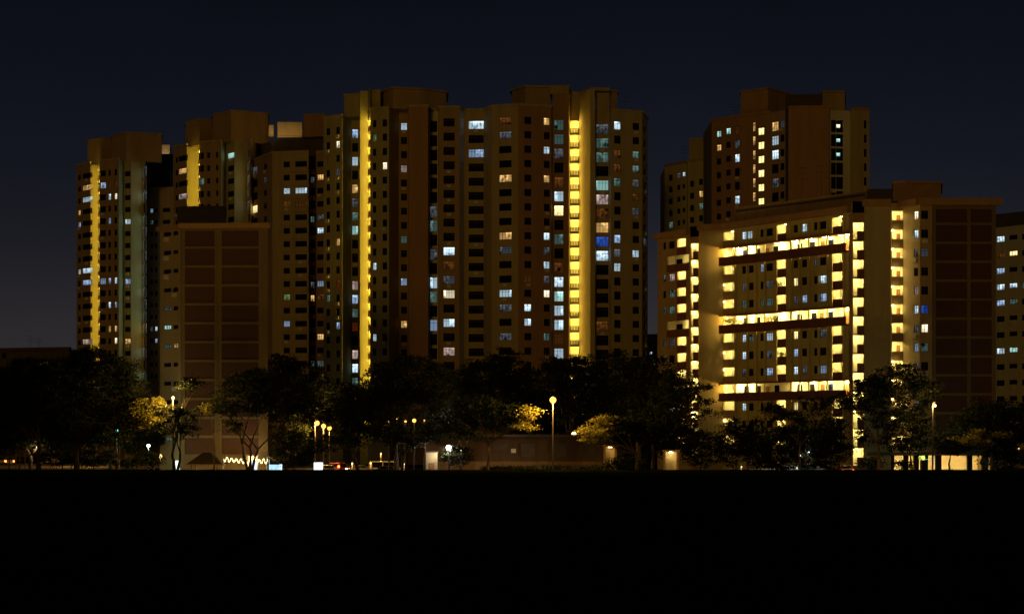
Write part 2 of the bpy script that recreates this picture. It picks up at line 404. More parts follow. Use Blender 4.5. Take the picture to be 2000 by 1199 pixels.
PI_T = 2.8                        # storey height of the towers
ZR, ZT = 65.7, 68.6               # centre of the top windows, roof edge
NR = 21
def dr(py): return D(py, ZT)
def dw(py): return D(py, ZR)
def back(pts, depth):             # footprint points of the rear side
    return [(pts[-1][0], pts[-1][1] + depth), (pts[0][0], pts[0][1] + depth)]

def strip_tower_lobbies(b, f, s0, s1, n, lamp_at, lamp_y, parw=1.0, lampm='lobbylamp', par=1.0, depth=2.2, dz=0.0, parm='brownpar', strip_w=90):
    hs = []
    for k in range(n):
        zf = ZR - 1.15 - PI_T*k + dz; hs.append((s0, s1, zf, zf + 2.45))
        lobby(b, f, s0, s1, zf, zf + 2.45, depth, True, par, lamp_at=lamp_at, lamp_y=lamp_y, parw=parw, lampm=lampm, parm=parm, strip_w=strip_w)
    return hs

# ---- tower D: the block left of centre with the tall yellow stair wall
def tower_stair_left():
    b = Building('apartment_tower', 'tall tower left of centre with one long yellow lit stair wall down its left side', 'building', (765, 410))
    q = [(632, dr(231)), (668, dr(226)), (686, dr(226)+5), (702, dr(226)+5), (703, dr(226)-3.3), (719, dr(226)-3.3), (724, dr(214)), (760, dr(211)), (779, dr(211)+5), (797, dr(211)+5), (798, dr(208.5)), (836, dr(208)), (838, dr(208)+5), (856, dr(208)+5), (857, dr(210.5)), (897, dr(210.5))]
    F = [Facet(a, c) for a, c in zip(q, q[1:])]
    z0 = GZ
    facade(b, F[0], z0, ZT, M['olive'], [(641, 7, 13, '2o 12t', 0), (660, 7.5, 13, '1W 3d 8y 11r 14b', 0)], ZR, PI_T, NR)
    b.wall(F[1], z0, ZT, M['olive'])
    facade(b, F[2], z0, ZT, M['olive'], [(693.5, 12, 17, '0b 2w 4y 5d 6t 7T 11p 12b 13t 14r 16p 17w 18t', 0)], ZR, PI_T, NR)
    b.wall(F[3], z0, ZT + 4.4, M['olive']); F.pop(3); b.wall(F[3], z0, ZT + 4.4, M['olive'])
    hs = strip_tower_lobbies(b, F[4], .8, F[4].L - .6, 22, .2, -.3, par=.95, depth=2.6, strip_w=150)
    b.wall(F[4], z0, ZT + 4.4, M['olive'], hs)
    facade(b, F[5], z0, ZT, M['olive'], [(731.5, 7, 13.5, '1g 10w 15w', 0), (751.5, 8, 14, '3W', 0)], ZR, PI_T, NR)
    b.wall(F[6], z0, ZT, M['tan'])
    facade(b, F[7], z0, ZT, M['tan'], [(789, 11, 14, '0w 3p 8t 11b 14y', 0)], ZR, PI_T, NR)
    b.wall(F[8], z0, ZT, M['rose']); b.wall(F[9], z0, ZT, M['rose']); b.wall(F[10], z0, ZT, M['rose'])
    facade(b, F[11], z0, ZT, M['white'], [(847, 13, 22, '6d 7t 9d 11w 12t 14b', -.3)], ZR, PI_T, NR)
    b.wall(F[12], z0, ZT, M['tan'])
    facade(b, F[13], z0, ZT, M['tan'], [(877, 21, 15, '9w 10o 11d 12W 14w 16p', 0)], ZR, PI_T, NR)
    pts = [P(*a) for a in q]; bk = back(pts, 16); b.plain([pts[-1]] + bk + [pts[0]], z0, ZT, M['tan'])
    b.cap(pts + bk, ZT - .02, M['roofdark']); b.coping([F[0]] + F[5:6] + F[8:14], ZT, M['cream'])
    b.block([P(672, 413.5), P(702, 412.4), P(719.5, 416), P(719, 424), P(680, 426)], ZT + .01, Z(187, 413), M['olive'], 'lift_motor_room', .3)
    b.block([P(722.5, 404.5), P(743, 403), P(746, 420), P(724, 420)], ZT + .01, Z(180, 404), M['olive'], 'lift_motor_room', .25)
    b.block([P(744, 407), P(768, 402), P(818, 403.4), P(872, 407), P(872, 418), P(750, 420)], ZT + .012, Z(177, 404), M['tan'], 'roof_house', .45)
tower_stair_left()

# ---- tower E: right of the centre, with the column of bright open lobbies
def tower_lobby_right():
    b = Building('apartment_tower', 'tall tower right of centre with a column of glowing open lobbies up to its roof', 'building', (1080, 410))
    q = [(897, dr(210.5)), (907, dr(216)), (945, dr(215.5)), (960, dr(209)), (1012, dr(205.5)), (1077, dr(209)), (1079, dr(212)), (1111, dr(212)), (1112.5, dr(212)+5), (1131.5, dr(212)+5), (1153, dr(214)), (1162, dr(214)), (1164, dr(214)+4), (1190, dr(214)+4), (1193.5, dr(216)), (1254, dr(220)), (1265, dr(220)+9)]
    F = [Facet(a, c) for a, c in zip(q, q[1:])]; z0 = GZ
    b.wall(F[0], z0, ZT, M['white'])
    facade(b, F[1], z0, ZT, M['cream'], [(930, 29, 15, '0w 2b', 0)], ZR, PI_T, NR)
    b.wall(F[2], z0, ZT, M['cream'])
    facade(b, F[3], z0, ZT, M['cream'], [(987, 24, 15, '0o 1d 4y 8y 9d 12w 13d 15d', 0)], ZR, PI_T, NR)
    facade(b, F[4], z0, ZT, M['rose'], [(1031, 12.5, 14, '11o 13w 14w', 0), (1068, 11, 14.5, '0y 2w 4y 8w 9d 10w 11d 12W 15t', 0)], ZR, PI_T, NR)
    b.wall(F[5], z0, ZT, M['rose'])
    facade(b, F[6], z0, ZT + 3.0, M['rose'], [(1091.5, 18, 20, '0t 1t 2d 4o 5w 6Y 8t 10o 11w 12T 13w 14w 15o 16w', -.35)], ZR, PI_T, NR)
    b.wall(F[7], z0, ZT + 4.0, M['cream'])
    hs = strip_tower_lobbies(b, F[8], .12, F[8].L - .12, 22, .5, .45, par=.95, depth=2.2, dz=-.1, parm='bars')
    b.wall(F[8], z0, ZT + 4.0, M['cream'], hs)
    b.wall(F[9], z0, ZT + 4.0, M['cream']); b.wall(F[10], z0, ZT + 4.0, M['cream']); b.wall(F[11], z0, ZT, M['cream'])
    facade(b, F[12], z0, ZT + 4.0, M['cream'], [(1176.5, 23, 20, '0d 1t 2t 4T 5p 6o 7y 8B 9w 14o', -.35)], ZR, PI_T, NR)
    b.wall(F[13], z0, ZT, M['white'])
    facade(b, F[14], z0, ZT, M['cream'], [(1206, 12.5, 15, '0w 2o 3o 4t 8b 9d 10w', 0), (1242, 12, 14, '2t 3t 4d 5o 6d 9w', 0)], ZR, PI_T, NR)
    facade(b, F[15], z0, ZT, M['cream'], [(1259.5, 5, 14, '8b', 0)], ZR, PI_T, NR)
    pts = [P(*a) for a in q]; bk = back(pts, 10); b.plain([pts[-1]] + bk + [pts[0]], z0, ZT, M['tan'])
    b.cap(pts + bk, ZT - .02, M['roofdark']); b.coping(F[0:5] + F[14:16], ZT, M['cream'])
    b.block([P(1000, 408), P(1026, 403), P(1074, 404), P(1074, 412), P(1002, 412.5)], ZT + .01, Z(174, 405), M['tan'], 'roof_house', .5, M['cream'])
    b.block([P(1074.5, 403.3), P(1112, 403.2), P(1116, 412.5), P(1078, 412.5)], ZT + 3.02, Z(172, 404), M['cream'], 'lift_motor_room', .12)
    b.block([P(1112, 409.5), P(1131.5, 409.5), P(1153, 405), P(1190, 405.5), P(1190, 412.5), P(1114, 412.5)], ZT + 4.02, Z(178, 407), M['cream'], 'lift_motor_room', .12)
    b.block([P(1190.5, 409), P(1206, 410), P(1206, 412.5), P(1191, 412.5)], ZT + .01, Z(181, 410), M['tan'], 'roof_house', .45)
tower_lobby_right()
antenna('roof_antenna', 'thin antenna mast on the right end of the roof of the tower right of centre', 1222, 412, ZT, Z(182, 412), 1)

# ---- tower A: far left
def tower_far_left():
    b = Building('apartment_tower', 'leftmost tower with a zigzag yellow stair strip and a lit white tank behind its roof', 'building', (240, 490))
    q = [(149.5, dw(348)), (177, dw(343)), (178, dw(343)+3), (192, dw(343)+3), (194.5, dw(339.5)), (232, dw(336)), (241, dw(336)+4), (256, dw(337)+2), (279, dw(337)+3), (284, dw(337)-3), (285, dw(337)+9), (300, dw(337)+8), (341, dw(337)+6)]
    F = [Facet(a, c) for a, c in zip(q, q[1:])]; z0 = GZ; n = 18
    facade(b, F[0], z0, ZT, M['tan'], [(155, 5, 10, '3y 4b 8w', 0), (170, 17.5, 10, '1y 2w 8w 9b 14p', .1)], ZR, PI_T, n)
    b.wall(F[1], z0, ZT, M['olive']); b.wall(F[2], z0, ZT, M['olive'])
    hs = strip_tower_lobbies(b, F[3], .8, F[3].L - 1.2, n, .7, -.3, par=.9, depth=1.6, strip_w=210)
    b.wall(F[3], z0, ZT, M['olive'], hs)
    facade(b, F[4], z0, ZT, M['tan'], [(201, 11, 11, '1b 9b', 0), (214, 5.5, 11, '1o 2w 4b 9b 11w 13y', 0), (226, 5, 11, '1o 2W 9w 11b 13y 14W', 0)], ZR, PI_T, n)
    b.wall(F[5], z0, ZT, M['olive'])
    facade(b, F[6], z0, ZT, M['olive'], [(249.5, 11, 10, '4w 9b 14y', 0)], ZR, PI_T, n)
    b.wall(F[7], z0, ZT, M['olive'])
    facade(b, F[8], z0, ZT, M['white'], [(281.5, 4.4, 18, '0w 1p 2w 4T 5w 6T 7w 8w 9T 10w 11w 12T 13W 14y 15w 17T', 0)], ZR, PI_T, n)
    b.wall(F[9], z0, ZT, M['tan'])
    facade(b, F[10], z0, Z(380, 500), M['tan'], [(296, 6, 9, '0b 1t 10d', -8.0)], ZR, PI_T, n-3)
    facade(b, F[11], z0, Z(380, 500), M['tan'], [(305, 5, 9, '10w 11b', -8.0), (325, 14, 8, '', -8)], ZR, PI_T, n-3)
    pts = [P(*a) for a in q]; bk = back(pts, 14); b.plain([pts[-1]] + bk + [pts[0]], z0, Z(380, 500), M['tan'])
    b.cap(pts[:9] + [(pts[8][0], pts[8][1] + 16), (pts[0][0], pts[0][1] + 16)], ZT - .02, M['roofdark']); b.coping([F[0], F[4], F[6]], ZT, M['cream'])
    b.plain([(pts[8][0], pts[8][1]), (pts[8][0], pts[8][1] + 16), (pts[0][0], pts[0][1] + 16)], z0, ZT, M['tan'])
    b.cap(pts[9:] + [(pts[-1][0], pts[-1][1]+14), (pts[9][0], pts[9][1]+14)], Z(380, 500), M['roofdark'])
    b.block([P(171, 489), P(199, 485), P(219, 487), P(221, 501), P(174, 503)], ZT + .01, Z(274, 487), M['tan'], 'lift_motor_room', .3)
    b.block([P(219, 485), P(248, 479), P(316, 482), P(316, 496), P(222, 497)], ZT + .012, Z(263, 481), M['tan'], 'roof_house', .3)
    b.block([P(286, 494), P(338, 494), P(338, 502), P(288, 502)], Z(380, 500) + .01, Z(308, 500), M['roofdark'], 'roof_house')
    t = Building('water_tank', 'small pale lit tank box on the roof just right of the leftmost tower', 'water tank', (327, 506))
    MB().box(-1.0, 1.1, -.8, .8, Z(305, 504) - GZ, Z(284, 504) - GZ).build('tank', M['tank'], t.o, (0, -2, 0))
    m = MB()
    for x in (-.9, 0, .95): m.box(x-.06, x+.06, -.5, -.38, Z(308, 504) - GZ + .02, Z(305, 504) - GZ)
    m.build('leg', M['metal'], t.o, (0, -2, 0)); lamp_light(t.o, (0.0, -4.6, Z(300, 504) - GZ), 48, (1, .62, .25), .1)
tower_far_left()

# ---- tower B: between A and the brick gable
def tower_behind_gable():
    b = Building('apartment_tower', 'tower rising behind the dark brick gable block with its own short yellow strip', 'building', (420, 455))
    q = [(339, dw(314)), (365, dw(309)), (366, dw(309)+3), (388, dw(309)+3), (390.5, dw(305)), (432, dw(302)), (440, dw(302)+4), (458, dw(300)+2), (483, dw(300)+3), (489, dw(300)-4)]
    F = [Facet(a, c) for a, c in zip(q, q[1:])]; z0 = GZ; n = 8
    facade(b, F[0], z0, ZT, M['tan'], [(345, 5, 10, '', 0), (357, 17, 10.5, '1y 3p', .1)], ZR, PI_T, n)
    b.wall(F[1], z0, ZT, M['olive']); b.wall(F[2], z0, ZT, M['olive'])
    hs = strip_tower_lobbies(b, F[3], .8, F[3].L - 1.2, n, .7, -.3, par=.9, depth=1.6, strip_w=210)
    b.wall(F[3], z0, ZT, M['olive'], hs)
    facade(b, F[4], z0, ZT, M['tan'], [(393, 10, 12, '2t', 0), (407.5, 6, 11, '', 0), (424, 5, 11, '', 0)], ZR, PI_T, n)
    b.wall(F[5], z0, ZT, M['olive'])
    facade(b, F[6], z0, ZT, M['olive'], [(451, 12, 10.5, '0T', 0)], ZR, PI_T, n)
    b.wall(F[7], z0, ZT, M['olive'])
    facade(b, F[8], z0, ZT, M['white'], [(486, 4, 14, '0t 1W 2W 3W 4w', 0)], ZR, PI_T, n)
    pts = [P(*a) for a in q]; bk = back(pts, 15); b.plain([pts[-1]] + bk + [pts[0]], z0, ZT, M['tan'])
    b.cap(pts + bk, ZT - .02, M['roofdark']); b.coping([F[0], F[4], F[6]], ZT, M['cream'])
    b.block([P(363, 458), P(390, 452), P(416, 455), P(416, 470), P(365, 470)], ZT + .01, Z(238, 455), M['tan'], 'lift_motor_room', .3)
    b.block([P(416, 453), P(451, 447), P(524, 451), P(524, 466), P(418, 466)], ZT + .012, Z(221, 449), M['tan'], 'roof_house', .3)
tower_behind_gable()

# ---- block C: lower slab in front of D's left wing
def mid_slab():
    zt, zr = Z(297, 431), Z(320, 431)
    b = Building('apartment_block', 'grey brown block with bands of wide dark windows left of the tall stair tower', 'building', (560, 445))
    q = [(489.5, 446), (532, 433), (603, 431), (604, 437), (617, 437), (618, 432), (634, 431)]
    F = [Facet(a, c) for a, c in zip(q, q[1:])]; z0 = GZ; n = 17
    facade(b, F[0], z0, zt, M['tan'], [(498, 10, 14, '0d 3Y', .2), (518, 6, 10.5, '1d', .2)], zr, PI_T, n)
    # projecting spandrels run between the window bands
    facade(b, F[1], z0, zt, M['cream'], [(560, 11.5, 11, '2w 3o 10g 12b', 0), (588, 23, 11, '2w 3o', 0)], zr, PI_T, n)
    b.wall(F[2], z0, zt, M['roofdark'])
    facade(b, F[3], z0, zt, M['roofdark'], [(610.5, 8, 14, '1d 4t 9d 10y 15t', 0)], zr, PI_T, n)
    b.wall(F[4], z0, zt, M['tan'])
    facade(b, F[5], z0, zt, M['tan'], [(625.5, 12, 10.5, '1y 4d 5w 9b 10o 13y 15t 16y', 0)], zr, PI_T, n)
    for k in range(n):
        zz = zr - PI_T*k
        MB().box(F[1].s(549), F[1].s(602.5), -.35, -.005, zz - 1.75 - GZ, zz - .75 - GZ).build('spandrel', M['cream'], b.o, b.rel(F[1].A[0], F[1].A[1], GZ), F[1].rz)
        MB().box(.1, F[3].L - .1, -.9, -.01, zz - 1.5 - GZ, zz - .55 - GZ).build('balcony_front', M['tan'], b.o, b.rel(F[3].A[0], F[3].A[1], GZ), F[3].rz)
    pts = [P(*a) for a in q]; bk = back(pts, 14); b.plain([pts[-1]] + bk + [pts[0]], z0, zt, M['tan'])
    b.cap(pts + bk, zt - .02, M['roofdark']); b.coping([F[0], F[1], F[5]], zt, M['cream'])
    b.block([P(500, 452), P(535, 444), P(631, 440), P(631, 452), P(503, 458)], zt + .01, Z(272, 442), M['roofdark'], 'roof_house')
    b.block([P(593, 439), P(634, 438), P(634, 446), P(594, 447)], Z(272, 442), Z(225, 438), M['rose'], 'lift_motor_room', .1)
    for x0, x1, y0, y1, lab in ((526, 535, 268, 246, 'narrow lit tank above the roof between the left towers'), (543, 591, 270, 240, 'wide yellow lit tank box on the roof left of the tall stair tower')):
        t = Building('water_tank', lab, 'water tank', ((x0+x1)/2, 447)); wd = (x1 - x0) / FPX * 447
        o = MB().box(-wd/2, wd/2, -1.0, 1.6, Z(y0, 447) - GZ, Z(y1, 447) - GZ).build('tank', M['tank'], t.o)
        m = MB()
        for kx in np.linspace(-wd/2, wd/2, 5): m.box(kx-.03, kx+.03, -1.5, -1.44, Z(272, 447)-GZ, Z(y0, 447) - GZ + .3)
        m.box(-wd/2, wd/2, -1.5, -1.45, Z(y0, 447) - GZ + .3, Z(y0, 447) - GZ + .36); m.build('rail', M['antenna'], t.o)
        
        for lx in ((-1.2, 1.4) if x0 > 540 else (0,)): lamp_light(t.o, (lx, -3.2, Z(266, 447) - GZ), 30 if x0 > 540 else 55, (1, .55, .14), .1)
mid_slab()

# ---- tower F and its low wing, behind the slab block on the right
def tower_right_back():
    b = Building('apartment_tower', 'tower behind the bright slab block with a column of small square yellow stair windows', 'building', (1550, 420))
    q = [(1390, dw(264)), (1445, dw(256)), (1447, dw(256)), (1505, dw(249)), (1534, dw(243.5)), (1540, dw(240)), (1620, dw(238.5)), (1622, dw(240)+3), (1661, dw(241)+3), (1662, dw(242)), (1698, dw(244))]
    F = [Facet(a, c) for a, c in zip(q, q[1:])]; z0 = GZ; n = 9
    facade(b, F[0], z0, ZT, M['rose'], [(1404, 8, 12, '0T 1y', 0), (1422.5, 8, 12, '0T', .3), (1441, 11, 16, '0o 1d 2w 5w', .2)], ZR, PI_T, n)
    b.wall(F[1], z0, ZT, M['rose'])
    facade(b, F[2], z0, ZT + .5, M['rose'], [(1472.5, 5, 18, '0y 1y 2y 3y 4y 5y 6y', .5), (1486.5, 11, 13, '0s 1s 2s 3s 4s 5s 6s 7s', -.6)], ZR, PI_T, n)
    facade(b, F[3], z0, ZT, M['tan'], [(1514, 13, 17, '0y 1w 2w 4d', 0), (1528, 8, 14, '0d', .2)], ZR, PI_T, n)
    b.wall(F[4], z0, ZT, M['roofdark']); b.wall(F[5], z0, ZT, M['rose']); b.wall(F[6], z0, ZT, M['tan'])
    facade(b, F[7], z0, ZT, M['white'], [(1628, 9, 24, '', -.2), (1640, 14, 24, '', -.2)], ZR, PI_T, n)
    b.wall(F[8], z0, ZT, M['tan'])
    facade(b, F[9], z0, ZT, M['cream'], [(1690, 4.5, 16, '', 0)], ZR, PI_T, n)
    for k in range(3):
        x, y = F[7].pt(F[7].s(1637)); MB().box(-.3, .35, -.1, .1, -.3, .3).build('kitchen_lamp', M['lit_T'] if k else M['lit_W'], b.o, b.rel(x, y, ZR - .2 - PI_T*k), F[7].rz)
    pts = [P(*a) for a in q]; bk = back(pts, 18); b.plain([pts[-1]] + bk + [pts[0]], z0, ZT, M['tan'])
    b.cap(pts + bk, ZT - .02, M['roofdark']); b.coping([F[0], F[2], F[5], F[9]], ZT, M['rose'])
    b.block([P(1447, 414), P(1500, 410), P(1548, 418), P(1548, 430), P(1450, 430)], ZT + .55, Z(178, 412), M['rose'], 'lift_motor_room', .3)
    b.block([P(1500, 416.5), P(1560, 415), P(1606, 414), P(1606, 428), P(1504, 430)], ZT + .01, Z(185, 415), M['roofdark'], 'roof_house')
    b.block([P(1606.5, 410), P(1650, 410), P(1652, 424), P(1608, 424)], ZT + .01, Z(181, 410), M['tan'], 'lift_motor_room', .3)
    zt, zr = Z(316, 480), Z(341, 480)
    c = Building('apartment_block', 'lower stepped wing with a pale roof box left of the right rear tower', 'building', (1345, 490))
    q = [(1298, 488), (1342, 481), (1343, 476), (1396, 470)]
    F = [Facet(a, e) for a, e in zip(q, q[1:])]
    facade(c, F[0], z0, zt, M['slabwall'], [(1310, 7.5, 11, '4t', 0), (1325.5, 6.5, 10, '0d', .2), (1335.5, 5, 9, '0w', .3)], zr, PI_T, 9)
    c.wall(F[1], z0, zt, M['tan'])
    facade(c, F[2], z0, zt - .5, M['slabwall'], [(1351.5, 8, 12, '', -2.8), (1369, 8, 12, '1y 2t', -2.6), (1386.5, 15, 14, '0p 1T 2t', -2.6)], zr, PI_T, 8)
    pts = [P(*a) for a in q]; bk = back(pts, 14); c.plain([pts[-1]] + bk + [pts[0]], z0, zt - .5, M['tan'])
    c.cap(pts + bk, zt - .52, M['roofdark']); c.coping([F[0]], zt, M['rose']); c.coping([F[2]], zt - .5, M['olive'])
    c.block([P(1346, 484), P(1383, 482), P(1384, 492), P(1347, 492)], zt - .5, Z(271, 482), M['cream'], 'lift_motor_room', .1)
tower_right_back()
antenna('roof_antenna', 'thin antenna mast at the left roof edge of the right rear tower', 1434, 420, ZT, Z(203, 420), 2)
antenna('roof_antenna', 'thin antenna mast on the low wing left of the right rear tower', 1336, 486, Z(316, 480), Z(285, 486), 3)

# ---- slab block H: balconies, corridors, brick gable
PH = 2.72
def slab_block():
    b = Building('slab_block', 'bright slab block with glowing corridors, brown parapets and a brick gable end', 'building', (1640, 312))
    ZH = 38.3; z0 = GZ; C0 = 37.2                                # roof edge; ceiling of the top storey
    def fl(k): return C0 - PH*(k+1) + .15                        # floor level of storey k
    def ce(k): return C0 - PH*k - .05
    q = [(1284, 346), (1347, 338), (1348, 332), (1365, 331), (1366, 331), (1412, 330), (1662, 304), (1665, 296), (1688, 296), (1740, 295.6), (1741, 298), (1764, 298), (1797, 294.6), (1820, 294.5), (1945, 294.5)]
    F = [Facet(a, c) for a, c in zip(q, q[1:])]
    fw, fs, fb, ff, fsc, fb2, fl2, fr, fst, fg = F[0], F[2], F[4], F[5], F[7], F[8], F[10], F[11], F[12], F[13]
    NS = 13
    # left wing: windows, one lobby stack, corridors on storeys 1, 5, 9
    hs = []
    wst = {0: '..', 2: 'tp', 3: '.t', 4: 'tt', 6: 'dd', 7: 'd.', 10: '.w'}
    for k in range(NS):
        s0, s1 = fw.s(1323), fw.s(1340)
        if k in (1, 5, 9):
            a0, a1 = fw.s(1303), fw.s(1345.5)
            hs.append((a0, a1, fl(k), ce(k)))
            o = lobby(b, fw, a0, a1, fl(k), ce(k), 1.6, True, 1.1, lamp_at=.75, lampm='corrlamp', name='corridor')
            MB().box(fw.s(1307) - a0, fw.s(1318) - a0, 1.5, 1.59, .9, 2.1).build('corridor_window', M['glass'], o)
            MB().box(fw.s(1333) - a0, fw.s(1337) - a0, 1.5, 1.59, .02, 2.1).build('door', M['door'], o)
        else:
            hs.append((s0, s1, fl(k), ce(k)))
            lobby(b, fw, s0, s1, fl(k), ce(k), 1.6, True, 1.1, lamp_at=.4, lampm='corrlamp')
            for j, (px, wp) in enumerate(((1298, 5), (1312, 11))):
                s = fw.s(px); wd = round(fw.w(px, wp)*5)/5; z = ce(k) - .85
                hs.append((s - wd/2, s + wd/2, z - .6, z + .6)); window(b, fw, s, z, wd, 1.2, wst.get(k, '..')[j])
    b.wall(fw, z0, ZH, M['tan'], hs); b.wall(F[1], z0, ZH, M['tan'])
    # the two stair stacks
    for f, zc0 in ((fs, 35.6), (fsc, 35.3)):
        hs = []
        for k in range(NS):
            zf = zc0 - PH*k - 2.5; hs.append((.1, f.L - .1, zf, zf + 2.45))
            o = lobby(b, f, .1, f.L - .1, zf, zf + 2.45, 1.9, True, 1.15, lamp_at=.45, lampm='corrlamp', lamp_y=.9, parw=.62, name='stair_landing')
            MB().box(f.L*.72, f.L*.72 + .08, -.16, -.125, -.1, 1.12).build('pipe', M['frame'], o)
        b.wall(f, z0, ZH - 1.9, M['rose'], hs); b.plain([f.pt(0), f.pt(0, -3)], z0, ZH - 1.9, M['rose']); b.plain([f.pt(f.L), f.pt(f.L, -3)], z0, ZH - 1.9, M['rose'])
        MB().box(-.15, f.L + .15, -.25, 3, ZH - 1.9 - GZ, ZH - 1.7 - GZ).build('stair_roof', M['rose'], b.o, b.rel(f.A[0], f.A[1], GZ), f.rz)
    b.wall(F[3], z0, ZH, M['tan']); b.wall(fb, z0, ZH, M['cream'])
    # the long facade
    hs = []
    colsx = [(1453, 8), (1467, 10), (1488, 6), (1503, 13), (1554, 8), (1571, 10), (1593, 6), (1608, 14), (1660, 5)]
    sts = {0: 'w....w..b', 2: '..b...d..', 3: 'd..dY..w.', 4: 't.ttdb.b.', 6: 'wt.wY..dt', 7: 'w..db...d', 8: 'd..bwd.b.', 10: 'w...Y....', 11: '.........', 12: '.........'}
    doors = [(1441, 'W'), (1466, 'w'), (1484, 'd'), (1500, 'w'), (1545, 'W'), (1572, 'w'), (1590, 'd'), (1606, 'W'), (1640, 'd')]
    for k in range(NS):
        if k in (1, 5, 9):
            a0, a1 = ff.s(1413.5), ff.s(1661); hs.append((a0, a1, fl(k), ce(k)))
            o = lobby(b, ff, a0, a1, fl(k), ce(k), 1.7, False, 0, name='corridor')
            MB().box(-.05, a1 - a0, -.85, -.125, -.2, -.02).build('floor_slab', M['brownpar'], o)
            MB().box(-.05, a1 - a0, -.97, -.86, -.21, 1.12).build('front_parapet', M['brownpar'], o)
            MB().box(-.05, a1 - a0, -1.0, .0, ce(k)-fl(k)+.005, ce(k)-fl(k)+.19).build('canopy_slab', M['brownpar'], o)
            for lx in (1430, 1455, 1482, 1512, 1542, 1572, 1604, 1636, 1653):
                if rnd.random() < .12: continue
                x = ff.s(lx) - a0
                MB().box(x-.75, x+.75, .72, .90, ce(k)-fl(k)+.08, ce(k)-fl(k)+.15).build('lamp', M['corrlamp'], o)
            for j, (px, ty) in enumerate(doors):
                x = ff.s(px + rnd.uniform(-2, 2)) - a0
                if ty == 'd': MB().box(x-.45, x+.45, 1.6, 1.69, .02, 2.1).build('door', M['door'], o)
                else: MB().box(x-.55, x+.55, 1.6, 1.69, .95, 2.2).build('corridor_window', M['glass'] if ty == 'w' else M['lit_d'], o)
            for x in np.arange(2.2, a1 - a0, 2.9): MB().box(x-.035, x+.035, -1.01, -.975, .2, 1.08).build('pole_bracket', M['frame'], o)
        else:
            for px, wp in ((1423.5, 20.5), (1526, 18), (1635, 20)):
                s0, s1 = ff.s(px - wp/2), ff.s(px + wp/2); hs.append((s0, s1, fl(k), ce(k)))
                o = lobby(b, ff, s0, s1, fl(k), ce(k), 1.7, True, 1.1, parm='tan' if px < 1500 else 'brownpar', lamp_at=.5, lampm='corrlamp', lamp_y=.8, parw=1.0 if px < 1500 else .86)
                if px > 1500: MB().box((s1-s0)*.6, (s1-s0)*.6+.07, -.16, -.125, .1, 1.08).build('pipe', M['frame'], o)
                if px < 1500: MB().box((s1-s0)*.62, (s1-s0)*.9, 1.6, 1.69, .02, 2.1).build('door', M['door'], o)
            for j, (px, wp) in enumerate(colsx):
                if k == 0 and j == 0: px, wp = 1459, 20
                if k == 0 and j == 1: continue
                s = ff.s(px); wd = round(ff.w(px, wp)*5)/5; z = ce(k) - .95
                hs.append((s - wd/2, s + wd/2, z - .6, z + .6)); window(b, ff, s, z, wd, 1.2, sts.get(k, '.'*9)[j])
    b.wall(ff, z0, ZH, M['slabwall'], hs, depth=.285)
    for px in (1437.5, 1460.5, 1478, 1494.5, 1546, 1563, 1581, 1600, 1617, 1650):        # downpipes / fins between the bays
        x = ff.s(px); MB().box(x-.12, x+.12, -.22, -.005, 0, ZH - GZ - 1.5).build('fin', M['slabwall'], b.o, b.rel(ff.A[0], ff.A[1], GZ), ff.rz)
    for k in range(1, 12):
        if k in (2, 6, 10): continue
        big = k in (1, 5, 9); x, y = ff.pt(ff.s(1421 if big else 1416.5), .12 if big else .2); zz = ce(k) - .35
        o = MB().lathe([(0, .22), (.16, .16), (.22, 0), (.16, -.16), (0, -.22)], 10).build('wall_lamp', M['pale'], b.o, b.rel(x, y, zz))
        lamp_light(o, (-.24, -.12, 0), 340 if big else 4, (1, .56, .10), .05)
    b.wall(F[6], z0, ZH, M['tan']); b.wall(fb2, z0, ZH, M['cream']); b.wall(F[9], z0, ZH, M['tan'])
    # gable side lobbies
    hs = []
    for k in range(NS):
        hs.append((.1, fl2.L - .05, fl(k), ce(k)))
        o = lobby(b, fl2, .1, fl2.L - .05, fl(k), ce(k), 2.0, True, 1.1, parm='frame', lamp_at=.3, lamp_y=.6, lampm='corrlamp')
        MB().box(fl2.L*.58, fl2.L*.9, 1.9, 1.99, .02, 2.1).build('door', M['door'], o)
        if k in (1, 2, 3, 4, 5, 8, 9, 10, 11):
            x, y = fl2.pt(.15, .35); l = MB().lathe([(0, .2), (.18, .13), (.23, 0), (.18, -.13), (0, -.2)], 10).build('wall_lamp', M['pale'], b.o, b.rel(x, y, ce(k) - .2))
            lamp_light(l, (.4, -.3, 0), 24, (1, .7, .28), .1)
    b.wall(fl2, z0 + 3.3, ZH, M['tan'], hs)
    facade(b, fr, z0 + 3.3, ZH, M['cream'], [(1789, 9, 15, '0W 1w 2d 4p 5w 6d 7b 8d 10w', 0)], ce(0) - .95, PH, NS - 1)
    facade(b, fst, z0 + 3.3, ZH, M['tan'], [(1806, 13, 15, '2d 5B 6W 7t', 0)], ce(0) - .95, PH, NS - 1)
    # brick gable: concrete frame with recessed brick panels
    hs, pan = [], []
    for k in range(13):
        zt = 36.9 - .15 - PH*k if k else 37.0; zb = 34.8 - PH*k + .28
        if k: zt = 34.8 - PH*(k-1) - .1
        if zb < 2.2: break
        for x0, x1 in ((1828, 1889), (1896, 1937)): hs.append((fg.s(x0), fg.s(x1), zb, zt))
    b.wall(fg, z0 + 3.3, ZH, M['frame'], hs, depth=.14)
    for a, c, e, g_ in hs:
        MB().box(0, c-a, .10, .22, 0, g_-e).build('brick_panel', M['brick'], b.o, b.rel(*fg.pt(a), e), fg.rz)
    # roof: fascia and setback band with posts
    pts = [P(*a) for a in q]; bk = [(pts[-1][0], pts[-1][1] + 16), (pts[-1][0] - 8, 345), (P(1320, 362))]
    b.plain([pts[-1]] + bk + [pts[0]], z0, ZH, M['tan']); b.cap(pts + bk, ZH - .02, M['roofdark'])
